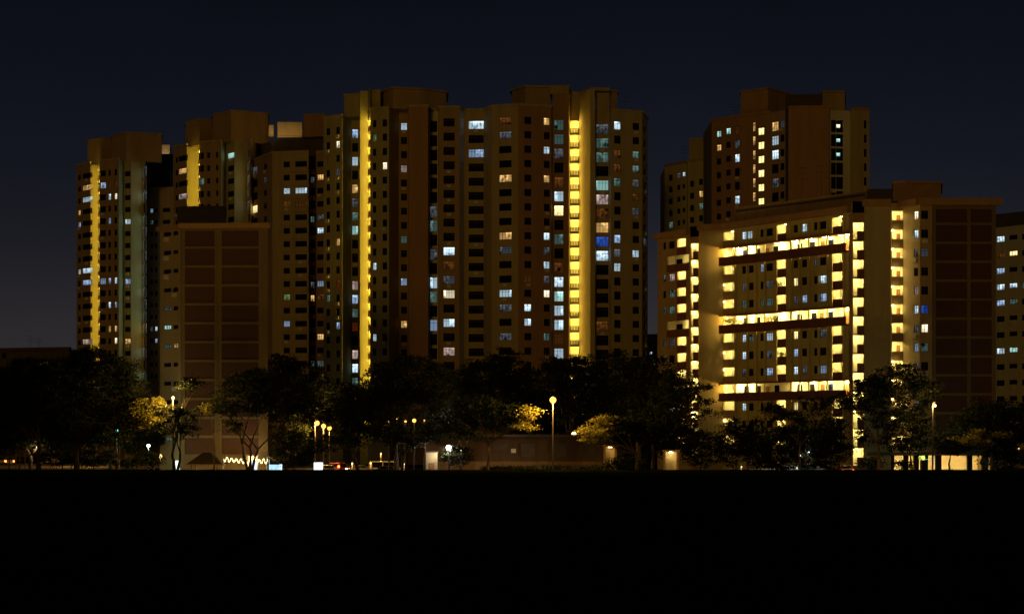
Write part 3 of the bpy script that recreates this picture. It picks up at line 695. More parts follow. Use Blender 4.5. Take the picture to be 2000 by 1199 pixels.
    for i, f in enumerate((fw, fb, ff, fb2, fr, fst, fg)):
        MB().box(-.3 if i != 2 else 0, f.L + (.8 if i == 6 else 0), -.75 - .004*i, .3, ZH - GZ - .75 - .004*i, ZH - GZ + .2 + .003*i).build('fascia', M['rose'], b.o, b.rel(f.A[0], f.A[1], GZ), f.rz)
    fp = Facet((1436, 331), (1692, 308))
    o = MB().box(0, fp.L, 0, 7, ZH - GZ + .02, ZH - GZ + 2.6).build('roof_house', M['tan'], b.o, b.rel(fp.A[0], fp.A[1], GZ), fp.rz)
    m = MB()
    for x in np.linspace(.2, fp.L - .2, 13): MB().box(x-.1, x+.1, -.12, -.004, ZH - GZ + .05, ZH - GZ + 2.15).build('pilaster', M['rose'], o)
    MB().box(-.2, fp.L + .2, -.35, 7.2, ZH - GZ + 2.603, ZH - GZ + 2.9).build('roof_slab', M['tan'], o)
    MB().box(.3, fp.L - .3, -.05, -.004, ZH - GZ + 2.2, ZH - GZ + 2.5).build('vent_slot', M['roofdark'], o)
    b.block([P(1694, 299), P(1746, 299), P(1746, 312), P(1695, 312)], ZH + .21, Z(369, 299), M['roofdark'], 'roof_house')
    b.block([P(1744, 298), P(1768, 297), P(1838, 298), P(1838, 310), P(1746, 310)], ZH + .215, Z(360, 298), M['rose'], 'lift_motor_room', .35)
    # open ground floor under the gable end
    gx0, gx1 = P(1690, 296)[0], P(1945, 296)[0]; zc = Z(892, 295) - .05
    cel = z0 + 3.3
    o = MB().box(gx0, gx1, 295.2, 295.7, cel - .5, cel - .002).build('ground_floor_beam', M['frame'], b.o); o.location = b.rel(0, 0, 0)
    o = MB().box(gx0, gx1, 295.7, 309, cel - .06, cel - .003).build('ground_floor_ceiling', M['inner'], b.o); o.location = b.rel(0, 0, 0)
    o = MB().quad([(gx0, 306, z0), (gx1, 306, z0), (gx1, 306, cel - .06), (gx0, 306, cel - .06)]).build('ground_floor_wall', M['inner'], b.o); o.location = b.rel(0, 0, 0)
    for px in (1690, 1709, 1729, 1742, 1766, 1770, 1786, 1790, 1808, 1828, 1834, 1890, 1894, 1918, 1925, 1943):
        x = P(px, 297)[0]; MB().box(x-.2, x+.2, 296.2, 296.8, z0, cel - .5).build('column', M['tileroof'], b.o).location = b.rel(0, 0, 0)
    for px in (1712, 1755, 1790, 1850, 1872, 1905, 1930):
        x = P(px, 300)[0]; MB().box(x-.6, x+.6, 300.9, 301.05, cel - .2, cel - .1).build('lamp', M['voidlamp'], b.o).location = b.rel(0, 0, 0)
slab_block()
antenna('roof_antenna', 'left one of two thin masts on the roof band of the slab block', 1566, 322, 41.2, Z(325, 322), 4)
antenna('roof_antenna', 'right one of two thin masts on the roof band of the slab block', 1605, 320, 41.2, Z(322, 320), 5)

# ---- gable block G: dark brick grid on the left
def gable_block():
    b = Building('gable_block', 'dark low block on the left showing a brown brick gable in two columns of panels', 'building', (420, 300))
    ZH = Z(439, 295); z0 = GZ
    q = [(313, 300), (353, 296.5), (354, 295), (523, 294.5)]
    F = [Facet(a, c) for a, c in zip(q, q[1:])]
    facade(b, F[0], z0, ZH, M['tan'], [(327, 15, 8, '4d 5T 6t 11t', 0), (343, 9, 8, '6y', 0)], Z(456.5, 298), PH, 13)
    b.wall(F[1], z0, ZH, M['frame'])
    f = F[2]; hs = []
    for k in range(12):
        zt = Z(451, 295) if k == 0 else Z(484, 295) - PH*(k-1) - .15; zb = Z(484, 295) - PH*k + .2
        if zb < .6: zb = max(zb, z0 + .6)
        if zt - zb < .8: break
        for x0, x1 in ((361, 419), (433, 505)): hs.append((f.s(x0), f.s(x1), zb, zt))
    b.wall(f, z0, ZH, M['frame'], hs, depth=.16)
    for a, c, e, g_ in hs: MB().box(0, c-a, .11, .25, 0, g_-e).build('brick_panel', M['brick'], b.o, b.rel(*f.pt(a), e), f.rz)
    MB().box(f.s(424), f.s(425.5), -.12, -.004, 0, ZH - GZ - 2).build('downpipe', M['frame'], b.o, b.rel(f.A[0], f.A[1], GZ), f.rz)
    pts = [P(*a) for a in q]; bk = [P(521, 325), P(330, 325)]
    b.plain([pts[-1]] + bk + [pts[0]], z0, ZH, M['tan']); b.cap(pts + bk, ZH - .02, M['roofdark'])
    for i, ft in enumerate((F[0], F[2])): MB().box(-.3, ft.L + .3, -.6 - .004*i, .2, ZH - GZ - .5 + .004*i, ZH - GZ + .15 + .004*i).build('fascia', M['rose'], b.o, b.rel(ft.A[0], ft.A[1], GZ), ft.rz)
    b.block([P(346, 301), P(405, 299), P(441, 300), P(441, 312), P(348, 312)], ZH + .16, Z(408, 300), M['roofdark'], 'roof_house', .2)
gable_block()

# ---- block I at the right edge, distant blocks
def edge_block():
    b = Building('apartment_block', 'pale block cut off by the right edge with a few bluish windows', 'building', (1985, 360))
    zt, zr = Z(440, 356), Z(466, 358); q = [(1944, 360), (2052, 350)]
    f = Facet(*q)
    facade(b, f, GZ, zt, M['white'], [(1954, 15, 12, '0w 1o 2b 3w 4b 7w', 0), (1979, 15, 8, '1Y 3w 4t 7T', .1), (2000, 9, 12, '3t 7o', 0), (2030, 14, 12, '', 0)], zr, PI_T, 11)
    pts = [P(*a) for a in q]; bk = back(pts, 14); b.plain([pts[-1]] + bk + [pts[0]], GZ, zt, M['white']); b.cap(pts + bk, zt - .02, M['roofdark'])
    b.block([(pts[0][0] - .4, pts[0][1] - .5), (pts[1][0] + .4, pts[1][1] - .5), (pts[1][0], pts[1][1] + 12), (pts[0][0], pts[0][1] + 12)], zt, Z(416, 357), M['roofdark'], 'roof_house')
    c = Building('distant_block', 'low dark block on the horizon at the far left behind the trees', 'building', (60, 540))
    zt = Z(683, 530); f = Facet((-60, 535), (136, 525))
    facade(c, f, GZ, zt, M['roofdark'], [(8, 8, 11, '', 0), (85, 26, 6, '0y', -2.2)], Z(694, 530), 3.0, 1)
    pts = [P(-60, 535), P(136, 525)]; c.plain([pts[-1]] + back(pts, 12) + [pts[0]], GZ, zt, M['cream']); c.cap(pts + back(pts, 12), zt - .02, M['roofdark'])
    MB().box(-.3, f.L + .3, -.8, .4, zt - GZ - .3, zt - GZ + .5).build('fascia', M['roofdark'], c.o, c.rel(f.A[0], f.A[1], GZ), f.rz)
    c = Building('distant_block', 'tiny far block seen in the gap left of the slab block', 'building', (1278, 700))
    zt = Z(652, 700); f = Facet((1255, 702), (1320, 698))
    facade(c, f, GZ, zt, M['tan'], [(1271, 6, 4, '1w', -1), (1279, 4, 5, '2w', -2)], zt - 2.5, 3.0, 4)
    pts = [P(1255, 702), P(1320, 698)]; c.plain([pts[-1]] + back(pts, 12) + [pts[0]], GZ, zt, M['tan']); c.cap(pts + back(pts, 12), zt - .02, M['roofdark'])
edge_block()
antenna('roof_antenna', 'left one of two tiny masts on the far left block', 60, 532, Z(683, 530), Z(655, 530), 6)
antenna('roof_antenna', 'right one of two tiny masts on the far left block', 76, 532, Z(683, 530), Z(660, 530), 7)

# ---- long low building in the middle, behind a hedge
def low_building():
    d = 291; b = Building('low_building', 'long single storey building with dark openings behind the hedge and street lamp', 'building', (1010, d))
    zt = Z(853, d); f = Facet((832, d + 1), (1196, d - 1))
    hs = []
    for x0, x1, y0, y1 in ((960, 992, 864, 878), (1012, 1044, 866, 891), (1072, 1106, 866, 891), (1128, 1160, 868, 890)):
        hs.append((f.s(x0), f.s(x1), f.z(x0, y1), f.z(x0, y0)))
    b.wall(f, GZ, zt, M['shed'], hs, depth=.5)
    for a, c, e, g_ in hs:
        x, y = f.pt(a); o = MB().box(0, c-a, .45, .5, 0, g_-e).build('shutter', M['roofdark'], b.o, b.rel(x, y, e), f.rz)
        for k in range(1, 9): zz = (g_-e)*k/9; MB().box(.02, c-a-.02, .41, .445, zz-.03, zz+.03).build('slat', M['roofdark'], o)
    MB().box(-.8, f.L + .8, -1.3, 6, zt - GZ, zt - GZ + .35).build('roof', M['roofdark'], b.o, b.rel(f.A[0], f.A[1], GZ), f.rz)
    MB().box(-.02, f.L + .02, -.12, -.004, 0, .9 + 1.1).build('dado', M['shed_low'], b.o, b.rel(f.A[0], f.A[1], GZ), f.rz)
    s = f.s(1003); MB().box(s-.35, s+.35, -.05, -.004, f.z(1003, 884) - GZ, f.z(1003, 876) - GZ).build('notice_board', M['white'], b.o, b.rel(f.A[0], f.A[1], GZ), f.rz)
    pts = [f.pt(0), f.pt(f.L)]; b.plain([pts[1]] + back(pts, 6) + [pts[0]], GZ, zt, M['tan'])
    # white hut at its left end and small lit entrance pavilions at its right end
    h = Building('utility_hut', 'small pale hut at the left end of the low building beside the white flood lamp', 'hut', (843, 284))
    MB().box(-.75, .75, 0, 1.6, 0, Z(883, 284) - GZ).build('wall', M['cream'], h.o); MB().box(-.9, .9, -.15, 1.75, Z(883, 284) - GZ + .003, Z(883, 284) - GZ + .12).build('roof', M['roofdark'], h.o)
    MB().box(-.35, .35, -.05, -.004, .05, 1.9).build('door', M['door'], h.o)
    for px, wd, y0, lab in ((1192, .65, 872, 'small lit porch at the right end of the low building'), (1311, .8, 882, 'glowing arched doorway low between two dark trees')):
        dd = 287; e = Building('lit_porch', lab, 'porch', (px, dd)); zt2 = Z(y0, dd) - GZ
        MB().quad([(-wd, 1.4, 0), (wd, 1.4, 0), (wd, 1.4, zt2), (-wd, 1.4, zt2)]).build('back_wall', M['inner'], e.o)
        MB().box(-wd-.25, -wd, 0, 1.5, 0, zt2).build('side_wall', M['tan'], e.o); MB().box(wd, wd+.25, 0, 1.5, 0, zt2).build('side_wall', M['tan'], e.o)
        MB().box(-wd-.4, wd+.4, -.2, 1.7, zt2 + .003, zt2 + .25).build('roof', M['tan'], e.o)
        MB().box(-.25, .25, .5, .62, zt2 - .12, zt2 - .03).build('lamp', M['porchlamp'] if px > 1250 else M['porchdim'], e.o)
low_building()

# ------------------------------------------------------------------ trees
def leaves_mesh(clumps, size, seed, mat, dens=1.0, mat2=None):
    """clumps: (x, y, z, rx, ry, rz, density) in metres, relative to the tree base."""
    rg = np.random.default_rng(seed); C = []; MI = []
    for cc in clumps:
        x, y, z, rx, ry, rz, de = cc[:7]
        area = math.pi * rx * rz; ns = max(5, int(area * 3.9 * de * dens)); per = 48
        v = rg.normal(size=(ns, 3)); v /= np.linalg.norm(v, axis=1)[:, None]
        rad = rg.uniform(.15, 1.0, ns) ** .45
        v *= rad[:, None] * np.array((rx, ry, rz)); v += (x, y, z)
        sp = rg.uniform(.45, 1.0, ns)
        off = rg.normal(size=(ns, per, 3)) * np.array((.62, .62, .26)) * sp[:, None, None]
        C.append((v[:, None, :] + off).reshape(-1, 3)); MI.append(np.full(ns * per, cc[7] if len(cc) > 7 else 0, dtype=np.int32))
    c = np.concatenate(C); n = len(c)
    nn = rg.normal(size=(n, 3)); nn[:, 2] = np.abs(nn[:, 2]) + .35; nn /= np.linalg.norm(nn, axis=1)[:, None]
    t = np.cross(nn, rg.normal(size=(n, 3))); t /= np.linalg.norm(t, axis=1)[:, None]; bt = np.cross(nn, t)
    s = size * .78 * rg.uniform(.6, 1.35, n)[:, None]
    vs_ = np.stack([c - t*s, c - bt*s*.55, c + t*s, c + bt*s*.55], 1).reshape(-1, 3)
    me = bpy.data.meshes.new('crown'); me.vertices.add(4*n); me.vertices.foreach_set('co', vs_.astype(np.float32).ravel())
    me.loops.add(4*n); me.loops.foreach_set('vertex_index', np.arange(4*n, dtype=np.int32))
    me.polygons.add(n); me.polygons.foreach_set('loop_start', np.arange(0, 4*n, 4, dtype=np.int32)); me.polygons.foreach_set('loop_total', np.full(n, 4, dtype=np.int32))
    me.materials.append(mat)
    if mat2 is not None: me.materials.append(mat2); me.polygons.foreach_set('material_index', np.concatenate(MI))
    me.update(calc_edges=True); return me

def tree(label, base_px, d, clumps, seed, name='tree', cat='tree', bark='bark_dark', leaf='leaf', trunk_r=.28, fork_py=None, dens=1.0, size=.2, stems=1, group=None, lean=0.0):
    x0, y0 = P(base_px, d); r = random.Random(seed); k = d / FPX
    t = thing(name, label, cat, (x0, y0, GZ), 0, group)
    cl = []
    for c in clumps:
        cx, cy, rx, ry = c[:4]; de = c[4] if len(c) > 4 else 1.0; dd = c[5] if len(c) > 5 else r.uniform(-1.5, 1.5)
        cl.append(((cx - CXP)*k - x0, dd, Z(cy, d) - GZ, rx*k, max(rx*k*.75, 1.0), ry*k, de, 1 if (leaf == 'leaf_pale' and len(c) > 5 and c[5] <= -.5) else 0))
    m = MB()
    top = max(c[2] for c in cl); fork = (Z(fork_py, d) - GZ) if fork_py else min(c[2] for c in cl) * .55
    for sidx in range(stems):
        bx = (sidx - (stems-1)/2) * .5; fx = bx * 2.2 + lean
        f = (fx, r.uniform(-.3, .3), fork * r.uniform(.9, 1.1))
        m.tube([(bx*.6, 0, -.2), (bx*.8 + lean*.2, .05, fork*.35), (bx*1.4 + lean*.6 + r.uniform(-.15, .15), 0, fork*.7), f], [trunk_r*1.25, trunk_r, trunk_r*.85, trunk_r*.75], 8)
        mine = cl if stems == 1 else cl[sidx::stems]
        for c in mine:
            e = (c[0], c[1], c[2] + c[5]*.3); mid = (f[0]*.45 + e[0]*.55 + r.uniform(-.4, .4), e[1]*.5, f[2]*.5 + e[2]*.5 + r.uniform(-.2, .6))
            m.tube([f, ((f[0]*2+mid[0])/3 + r.uniform(-.2,.2), mid[1]*.3, (f[2]*2+mid[2])/3), mid, e], [trunk_r*.6, trunk_r*.48, trunk_r*.34, .05], 6)
            for q in range(4):
                a = r.uniform(0, 6.28); e2 = (e[0] + c[3]*.8*math.cos(a), e[1] + c[4]*.7*math.sin(a), c[2] + c[5]*r.uniform(-.2, .75))
                m.tube([mid, ((mid[0]+e2[0])/2, (mid[1]+e2[1])/2, (mid[2]+e2[2])/2 + .3), e2], [trunk_r*.28, trunk_r*.17, .02], 5)
    m.build('trunk', M[bark], t, smooth=True)
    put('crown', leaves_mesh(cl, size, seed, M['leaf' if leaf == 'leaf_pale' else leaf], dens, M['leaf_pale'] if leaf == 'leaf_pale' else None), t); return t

G1 = 'dark trees along the far side of the field'
TREES = [
 # label, base px, d, clumps, kwargs
 ('broad black tree at the left edge of the picture', 75, 283, [(30, 770, 75, 60), (-20, 800, 70, 70), (90, 800, 60, 55), (60, 730, 60, 35)], dict(trunk_r=.35)),
 ('tall black tree hiding the foot of the leftmost tower', 150, 279, [(180, 745, 75, 60), (120, 770, 70, 70), (215, 730, 55, 35), (175, 700, 45, 28), (255, 765, 35, 40, .8), (160, 830, 80, 45)], dict(trunk_r=.4)),
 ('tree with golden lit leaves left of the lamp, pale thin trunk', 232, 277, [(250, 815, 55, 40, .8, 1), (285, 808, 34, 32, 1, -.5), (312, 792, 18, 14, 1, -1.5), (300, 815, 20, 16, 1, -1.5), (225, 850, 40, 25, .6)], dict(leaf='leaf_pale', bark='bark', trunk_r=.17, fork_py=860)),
 ('slim dark tree with flat layered crown in front of the gable block windows', 344, 270.5, [(366, 748, 30, 11), (330, 803, 34, 12, .9), (365, 812, 34, 14, .8), (350, 840, 42, 14, .8)], dict(trunk_r=.2, fork_py=885, stems=2)),
 ('wide dark tree with many stems before the festooned wall', 488, 276, [(470, 775, 60, 40), (540, 770, 70, 48), (425, 795, 26, 16, .8), (500, 750, 50, 30), (455, 832, 16, 11, .9, -1), (590, 790, 45, 40)], dict(trunk_r=.2, fork_py=872, stems=3)),
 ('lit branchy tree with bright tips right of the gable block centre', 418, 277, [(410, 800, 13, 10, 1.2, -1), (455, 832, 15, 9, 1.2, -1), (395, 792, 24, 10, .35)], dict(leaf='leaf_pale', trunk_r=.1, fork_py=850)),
 ('dark tree top between the gable block and the tall stair tower', 560, 330, [(545, 715, 38, 28), (590, 735, 50, 30), (640, 765, 50, 30), (560, 775, 70, 45)], dict(trunk_r=.3)),
 ('dark tree whose crown hangs over the three orange lamps', 700, 281, [(690, 790, 50, 42), (670, 845, 26, 22, .6), (725, 800, 50, 50), (700, 850, 40, 28, .6)], dict(trunk_r=.26, fork_py=885, lean=-.6)),
 ('largest round black tree in front of the tall stair tower', 775, 284, [(800, 740, 70, 52), (745, 755, 45, 50), (850, 755, 45, 50), (800, 800, 90, 50), (790, 850, 60, 30, .7)], dict(trunk_r=.4)),
 ('spreading dark tree over the parked vehicles', 785, 278, [(760, 840, 45, 25, .7), (815, 850, 48, 24, .7), (850, 835, 30, 25, .7)], dict(trunk_r=.22, fork_py=890)),
 ('pointed dark tree top at the centre of the tree line', 985, 300, [(985, 710, 36, 36), (940, 740, 55, 40), (1030, 750, 45, 42), (985, 780, 85, 45), (905, 770, 50, 50)], dict(trunk_r=.35)),
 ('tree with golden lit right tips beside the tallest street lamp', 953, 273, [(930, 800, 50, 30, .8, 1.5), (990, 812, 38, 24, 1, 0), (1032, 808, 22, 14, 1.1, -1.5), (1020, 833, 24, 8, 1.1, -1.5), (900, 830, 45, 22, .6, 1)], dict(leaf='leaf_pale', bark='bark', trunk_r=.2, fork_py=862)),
 ('thin pale tree beside the lamp, mostly bare', 905, 288, [(915, 850, 35, 20, .35), (880, 845, 25, 18, .35)], dict(bark='bark', trunk_r=.12, fork_py=880)),
 ('black tree right behind the tallest street lamp', 1110, 295, [(1115, 735, 50, 42), (1090, 790, 60, 45), (1150, 745, 50, 50), (1085, 715, 25, 20)], dict(trunk_r=.3)),
 ('big black tree at the foot of the tower right of centre', 1245, 284, [(1210, 735, 65, 48), (1270, 745, 60, 52), (1180, 790, 60, 40), (1250, 800, 80, 45)], dict(trunk_r=.4)),
 ('feathery dark tree crossing the left edge of the slab block', 1275, 277, [(1330, 750, 42, 34, .7), (1370, 755, 26, 12, .5), (1350, 785, 40, 16, .6), (1375, 810, 28, 10, .5), (1310, 800, 50, 45), (1340, 830, 30, 14, .6)], dict(trunk_r=.25, fork_py=870)),
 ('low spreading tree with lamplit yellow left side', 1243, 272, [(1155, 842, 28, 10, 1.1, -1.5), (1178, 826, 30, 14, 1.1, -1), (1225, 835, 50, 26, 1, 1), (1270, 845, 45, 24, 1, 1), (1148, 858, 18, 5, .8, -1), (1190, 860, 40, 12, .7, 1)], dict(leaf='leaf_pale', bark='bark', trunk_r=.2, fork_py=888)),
 ('thin pale stemmed tree before the middle of the slab block', 1562, 275, [(1510, 805, 24, 18, .9), (1545, 815, 30, 14, .7), (1590, 790, 40, 22, .45), (1600, 830, 50, 25, .4), (1535, 850, 40, 20, .6), (1640, 785, 22, 18, .6)], dict(bark='bark', trunk_r=.14, fork_py=872)),
 ('umbrella crowned tree with a bright forked trunk before the slab block', 1716, 274.5, [(1700, 760, 40, 22), (1755, 745, 60, 34), (1800, 760, 28, 28), (1665, 785, 30, 12, .7), (1740, 800, 75, 28, .8), (1760, 845, 60, 30, .6), (1690, 855, 22, 18, .6)], dict(bark='bark', trunk_r=.22, fork_py=868)),
 ('sparse dark tree just left of the right hand lamp post', 1785, 276, [(1790, 810, 45, 30, .4), (1810, 850, 35, 30, .5), (1770, 870, 40, 18, .5)], dict(trunk_r=.14, fork_py=890, stems=2)),
 ('dark low tree filling the gap right of the left edge tree', 60, 300, [(40, 840, 70, 40), (110, 850, 60, 35), (-10, 860, 60, 30)], dict(trunk_r=.25)),
 ('dark low tree behind the golden lit tree', 215, 300, [(200, 830, 60, 45), (265, 850, 50, 40), (310, 840, 30, 30)], dict(trunk_r=.25)),
 ('dark rounded tree between the gable block and the descending lamps', 575, 300, [(570, 835, 45, 45), (545, 800, 35, 30), (605, 790, 30, 25)], dict(trunk_r=.25)),
 ('dark tree left of the big round tree, above the red car', 665, 340, [(650, 800, 40, 28), (690, 790, 50, 40)], dict(trunk_r=.25)),
 ('dark tree in the back right of the row of small lamps', 880, 315, [(880, 780, 45, 60), (920, 810, 60, 40)], dict(trunk_r=.25)),
 ('dark tree standing behind the low building roof centre', 1045, 310, [(1050, 800, 60, 50), (1010, 830, 60, 28), (1090, 820, 60, 35)], dict(trunk_r=.25)),
 ('dark tree behind the low building roof right end', 1165, 306, [(1160, 800, 60, 48), (1210, 830, 70, 40), (1140, 835, 40, 18)], dict(trunk_r=.25)),
 ('dark low tree between the two lit porches', 1300, 300, [(1290, 850, 50, 42), (1340, 860, 30, 35), (1240, 870, 40, 25)], dict(trunk_r=.2)),
 ('black tree behind the right lamp post foot', 1855, 292, [(1870, 870, 34, 20, .7)], dict(trunk_r=.15)),
 ('big dark tree at the right edge with lower leaves tinted dull gold as if lamplit', 1938, 276, [(1930, 815, 60, 38), (1985, 820, 60, 42), (1895, 835, 45, 26), (1872, 856, 26, 6, .9, -4.5), (1905, 862, 34, 7, .8, -3.5), (1900, 845, 16, 5, .8, -3.5), (1945, 850, 22, 5, .7, -3.5), (1980, 870, 60, 35)], dict(trunk_r=.3, fork_py=885, leaf='leaf_pale')),
]
for i, (lab, bp, d, cl, kw) in enumerate(TREES): tree(lab, bp, d, cl, 100 + i, group=G1, **kw)
# rounded shrubs
SHR = [('left low rounded bush of the clipped row', 1368, 279, [(1368, 875, 42, 40)]), ('second rounded bush from the left in the clipped row', 1432, 281, [(1432, 865, 40, 48)]),
       ('third and widest rounded bush of the clipped row', 1478, 279, [(1480, 868, 38, 52), (1520, 880, 38, 42)]), ('pointed cone shaped bush before the lower slab block', 1622, 279, [(1622, 880, 40, 38), (1625, 850, 30, 36), (1628, 825, 14, 18)]),
       ('bush between the rounded row and the cone bush', 1572, 284, [(1575, 880, 45, 40), (1560, 850, 30, 25)]), ('dark shrub beside the white flood lamp', 900, 283, [(895, 892, 34, 20)]),
       ('shrub under the right hand low spreading tree', 1215, 277, [(1215, 905, 45, 12)]), ('dark shrub left of the pavilion', 300, 279, [(285, 895, 35, 16), (255, 905, 30, 10)]),
       ('wide dark shrub behind the advertising box', 575, 282, [(575, 880, 45, 34), (640, 870, 30, 24, .8)]), ('shrub at the far left below the black trees', 140, 285, [(120, 895, 50, 16, .7), (180, 890, 50, 20, .8)]),
       ('low shrub under the sparse tree before the lit ground floor', 1765, 278, [(1768, 908, 22, 9)]), ('low shrub under the bright forked trunk', 1700, 278, [(1702, 905, 24, 12)]),
       ('dark shrub under the right edge tree', 1965, 279, [(1965, 900, 50, 24)])]
for i, (lab, bp, d, cl) in enumerate(SHR): tree(lab, bp, d, cl, 300 + i, name='shrub', cat='shrub', leaf='hedge', trunk_r=.08, fork_py=905, dens=1.3, size=.17, group='rounded shrubs under the trees')
# hedge before the low building
hx0, hx1 = P(955, 276)[0], P(1205, 276)[0]; cx = (hx0 + hx1) / 2
hg = thing('hedge', 'long low dark hedge running in front of the low building', 'hedge', (cx, 276, GZ))
put('foliage', leaves_mesh([(x - cx, 0, .75, 1.3, .6, .95, 2.2) for x in np.arange(hx0, hx1, 1.6)], .14, 55, M['hedge']), hg)
MB().box(hx0 - cx, hx1 - cx, -.06, .06, 0, .5).build('stem', M['bark_dark'], hg)

# ------------------------------------------------------------------ lamps
def street_lamp(label, px, py, d, bowl, power, col, r=.42, zb=GZ, name='street_lamp', arm=0.0, group='street lamps along the road'):
    x, y = P(px, d); z = Z(py, d) - zb; t = thing(name, label, 'street lamp', (x + arm, y, zb), 0, group)
    MB().tube([(0,0,0), (0,0,z*.5), (0,0,z - r*.9 if not arm else z + .25)], [.13, .10, .07], 8).build('pole', M['pole'], t)
    MB().tube([(0,0,0), (0,0,min(.8, z*.2))], [.18, .18], 8).build('pole_base', M['pole'], t)
    if arm: MB().tube([(0,0,z+.22), (-arm*.5,0,z+.45), (-arm,0,z+.42)], [.06, .05, .05], 6).build('arm', M['pole'], t)
    h = MB().lathe([(0, r+.1), (.3*r, r+.08), (.5*r, .86*r), (.52*r, .80*r)], 14, c=(-arm, 0, z)).build('housing', M['metal'], t, smooth=True)
    MB().lathe([(.5*r, .84*r)] + [(r*math.cos(a), r*math.sin(a)) for a in (.75, .45, .15, -.15, -.45, -.75, -1.05, -1.3)] + [(0, -r)], 14, c=(-arm, 0, z)).build('bowl', M[bowl], h, smooth=True)
    lamp_light(h, (-arm - .12, -r - .25, z - .15), power, col, .2); return t
SOD = (1.0, .55, .13)
street_lamp('brightest tall orange street lamp, right of the picture centre', 1080, 781, 270, 'sodium', 8000, SOD, .42)
street_lamp('orange lamp on a thin post beside the advertising box, first of three', 619, 826, 298, 'sodium', 3800, SOD, .36, arm=-.25)
street_lamp('middle orange lamp of the three stepping down to the right', 632, 832, 326, 'sodium', 3800, SOD, .36)
street_lamp('third and lowest orange lamp of the descending three', 643.5, 836, 352, 'sodium', 3800, SOD, .36)
for px, py, d, r, lab in ((760, 822, 279, .15, 'small orange lamp at the left of the row seen through the big round tree'), (775, 818, 281, .08, 'tiny upper lamp in the row seen through the big round tree'), (792, 823, 280, .15, 'middle small lamp of the row seen through the big round tree'), (809, 821, 277, .25, 'largest orange lamp of the row seen through the big round tree'), (829, 821, 281, .1, 'rightmost tiny lamp of the row seen through the big round tree')):
    street_lamp(lab, px, py, d, 'sodium', 160 * r, SOD, r)
for px, py, d, lab in ((724, 904, 290, 'added warm light left of the yellow lit van'), (775, 899, 291, 'small warm light above the dark saloon car'), (789, 906, 291, 'small warm light right of the dark saloon car'), (744, 886, 303, 'upper warm light behind the yellow lit van'), (688, 905, 291, 'small warm light between the red car and the van')):  # the light left of the van is added to brighten its near side
    street_lamp(lab, px, py, d, 'pale', 230, (1.0, .55, .14), .11, name='path_light', group='small path lights')
street_lamp('warm white lamp above the slim layered tree on the left', 338, 777, 273, 'pale', 4200, (1.0, .60, .14), .21)
street_lamp('warm white lamp on a post before the right end of the slab block', 1826, 792, 271, 'pale', 1100, (1.0, .60, .18), .19, arm=-.3)
street_lamp('dazzling white flood lamp on a short post left of the low building', 877, 874, 283, 'whiteb', 1500, (1.0, .85, .78), .4, name='flood_lamp')
street_lamp('upper of two small warm lamps on the dark tree trunk at the left', 74, 873, 300, 'pale', 160, (1, .7, .35), .24, name='park_lamp', group='small park lamps')
street_lamp('lower of two small warm lamps by the dark tree trunk at the left', 76.5, 879, 300, 'pale', 120, (1, .7, .35), .2, name='park_lamp', group='small park lamps')
street_lamp('tiny white lamp point at the far left among black trees', 38, 808, 330, 'pale', 60, (1, .8, .6), .16, name='park_lamp', group='small park lamps')
street_lamp('teal white park lamp below the golden lit tree', 228, 841, 290, 'cyanb', 260, (.5, 1, .85), .24, name='park_lamp', group='small park lamps')
street_lamp('greenish white park lamp left of the pavilion', 290, 870, 292, 'coolb', 420, (.75, 1, .7), .24, name='park_lamp', group='small park lamps')
street_lamp('small warm lamp at the left foot of the gable block', 313.5, 890, 286, 'pale', 260, (1, .62, .25), .24, name='park_lamp', group='small park lamps')
street_lamp('cyan lamp glowing among the leaves at the right edge', 1942, 865, 283, 'cyanb', 300, (.3, .95, 1), .26, name='park_lamp', group='small park lamps')
street_lamp('tiny orange lamp at the far right low in the tree', 1989, 875, 300, 'sodium', 60, SOD, .16, name='park_lamp', group='small park lamps')
street_lamp('square pale lamp over the roof of the low building at its right', 1121, 847, 292, 'pale', 420, (1, .75, .3), .32, zb=Z(853, 291) + .35, name='roof_light', group='small park lamps')
street_lamp('small white lamp just right of the flood lamp', 901, 879, 287, 'pale', 60, (1, .8, .6), .13, name='park_lamp', group='small park lamps')

# ------------------------------------------------------------------ small things along the road
def pavilion():
    d = 284; k = d / FPX; x, y = P(404, d); t = thing('pavilion', 'small open pavilion with a dark hipped roof before the gable wall', 'pavilion', (x, y, GZ))
    ze, za = Z(906, d) - GZ, Z(883, d) - GZ; hw = 36*k; rl = .5
    m = MB(); e = [(-hw, -hw, ze), (hw, -hw, ze), (hw, hw, ze), (-hw, hw, ze)]; a, c = (-rl, 0, za), (rl, 0, za)
    m.quad([e[0], e[1], c, a]).quad([e[1], e[2], c]).quad([e[2], e[3], a, c]).quad([e[3], e[0], a]).quad([e[3], e[2], e[1], e[0]])
    o = m.build('roof', M['tileroof'], t)
    MB().box(-hw, hw, -hw-.04, -hw+.04, ze-.15, ze+.02).build('eave_board', M['door'], o)
    for sx in (-1, 1):
        for sy in (-1, 1): MB().box(sx*hw*.72-.09, sx*hw*.72+.09, sy*hw*.72-.09, sy*hw*.72+.09, 0, ze - .02).build('post', M['white'], t)
    MB().box(-1.2, 1.2, .4, .8, .38, .45).box(-1.1, -1.0, .45, .75, 0, .38).box(1.0, 1.1, .45, .75, 0, .38).build('bench', M['door'], t)
pavilion()
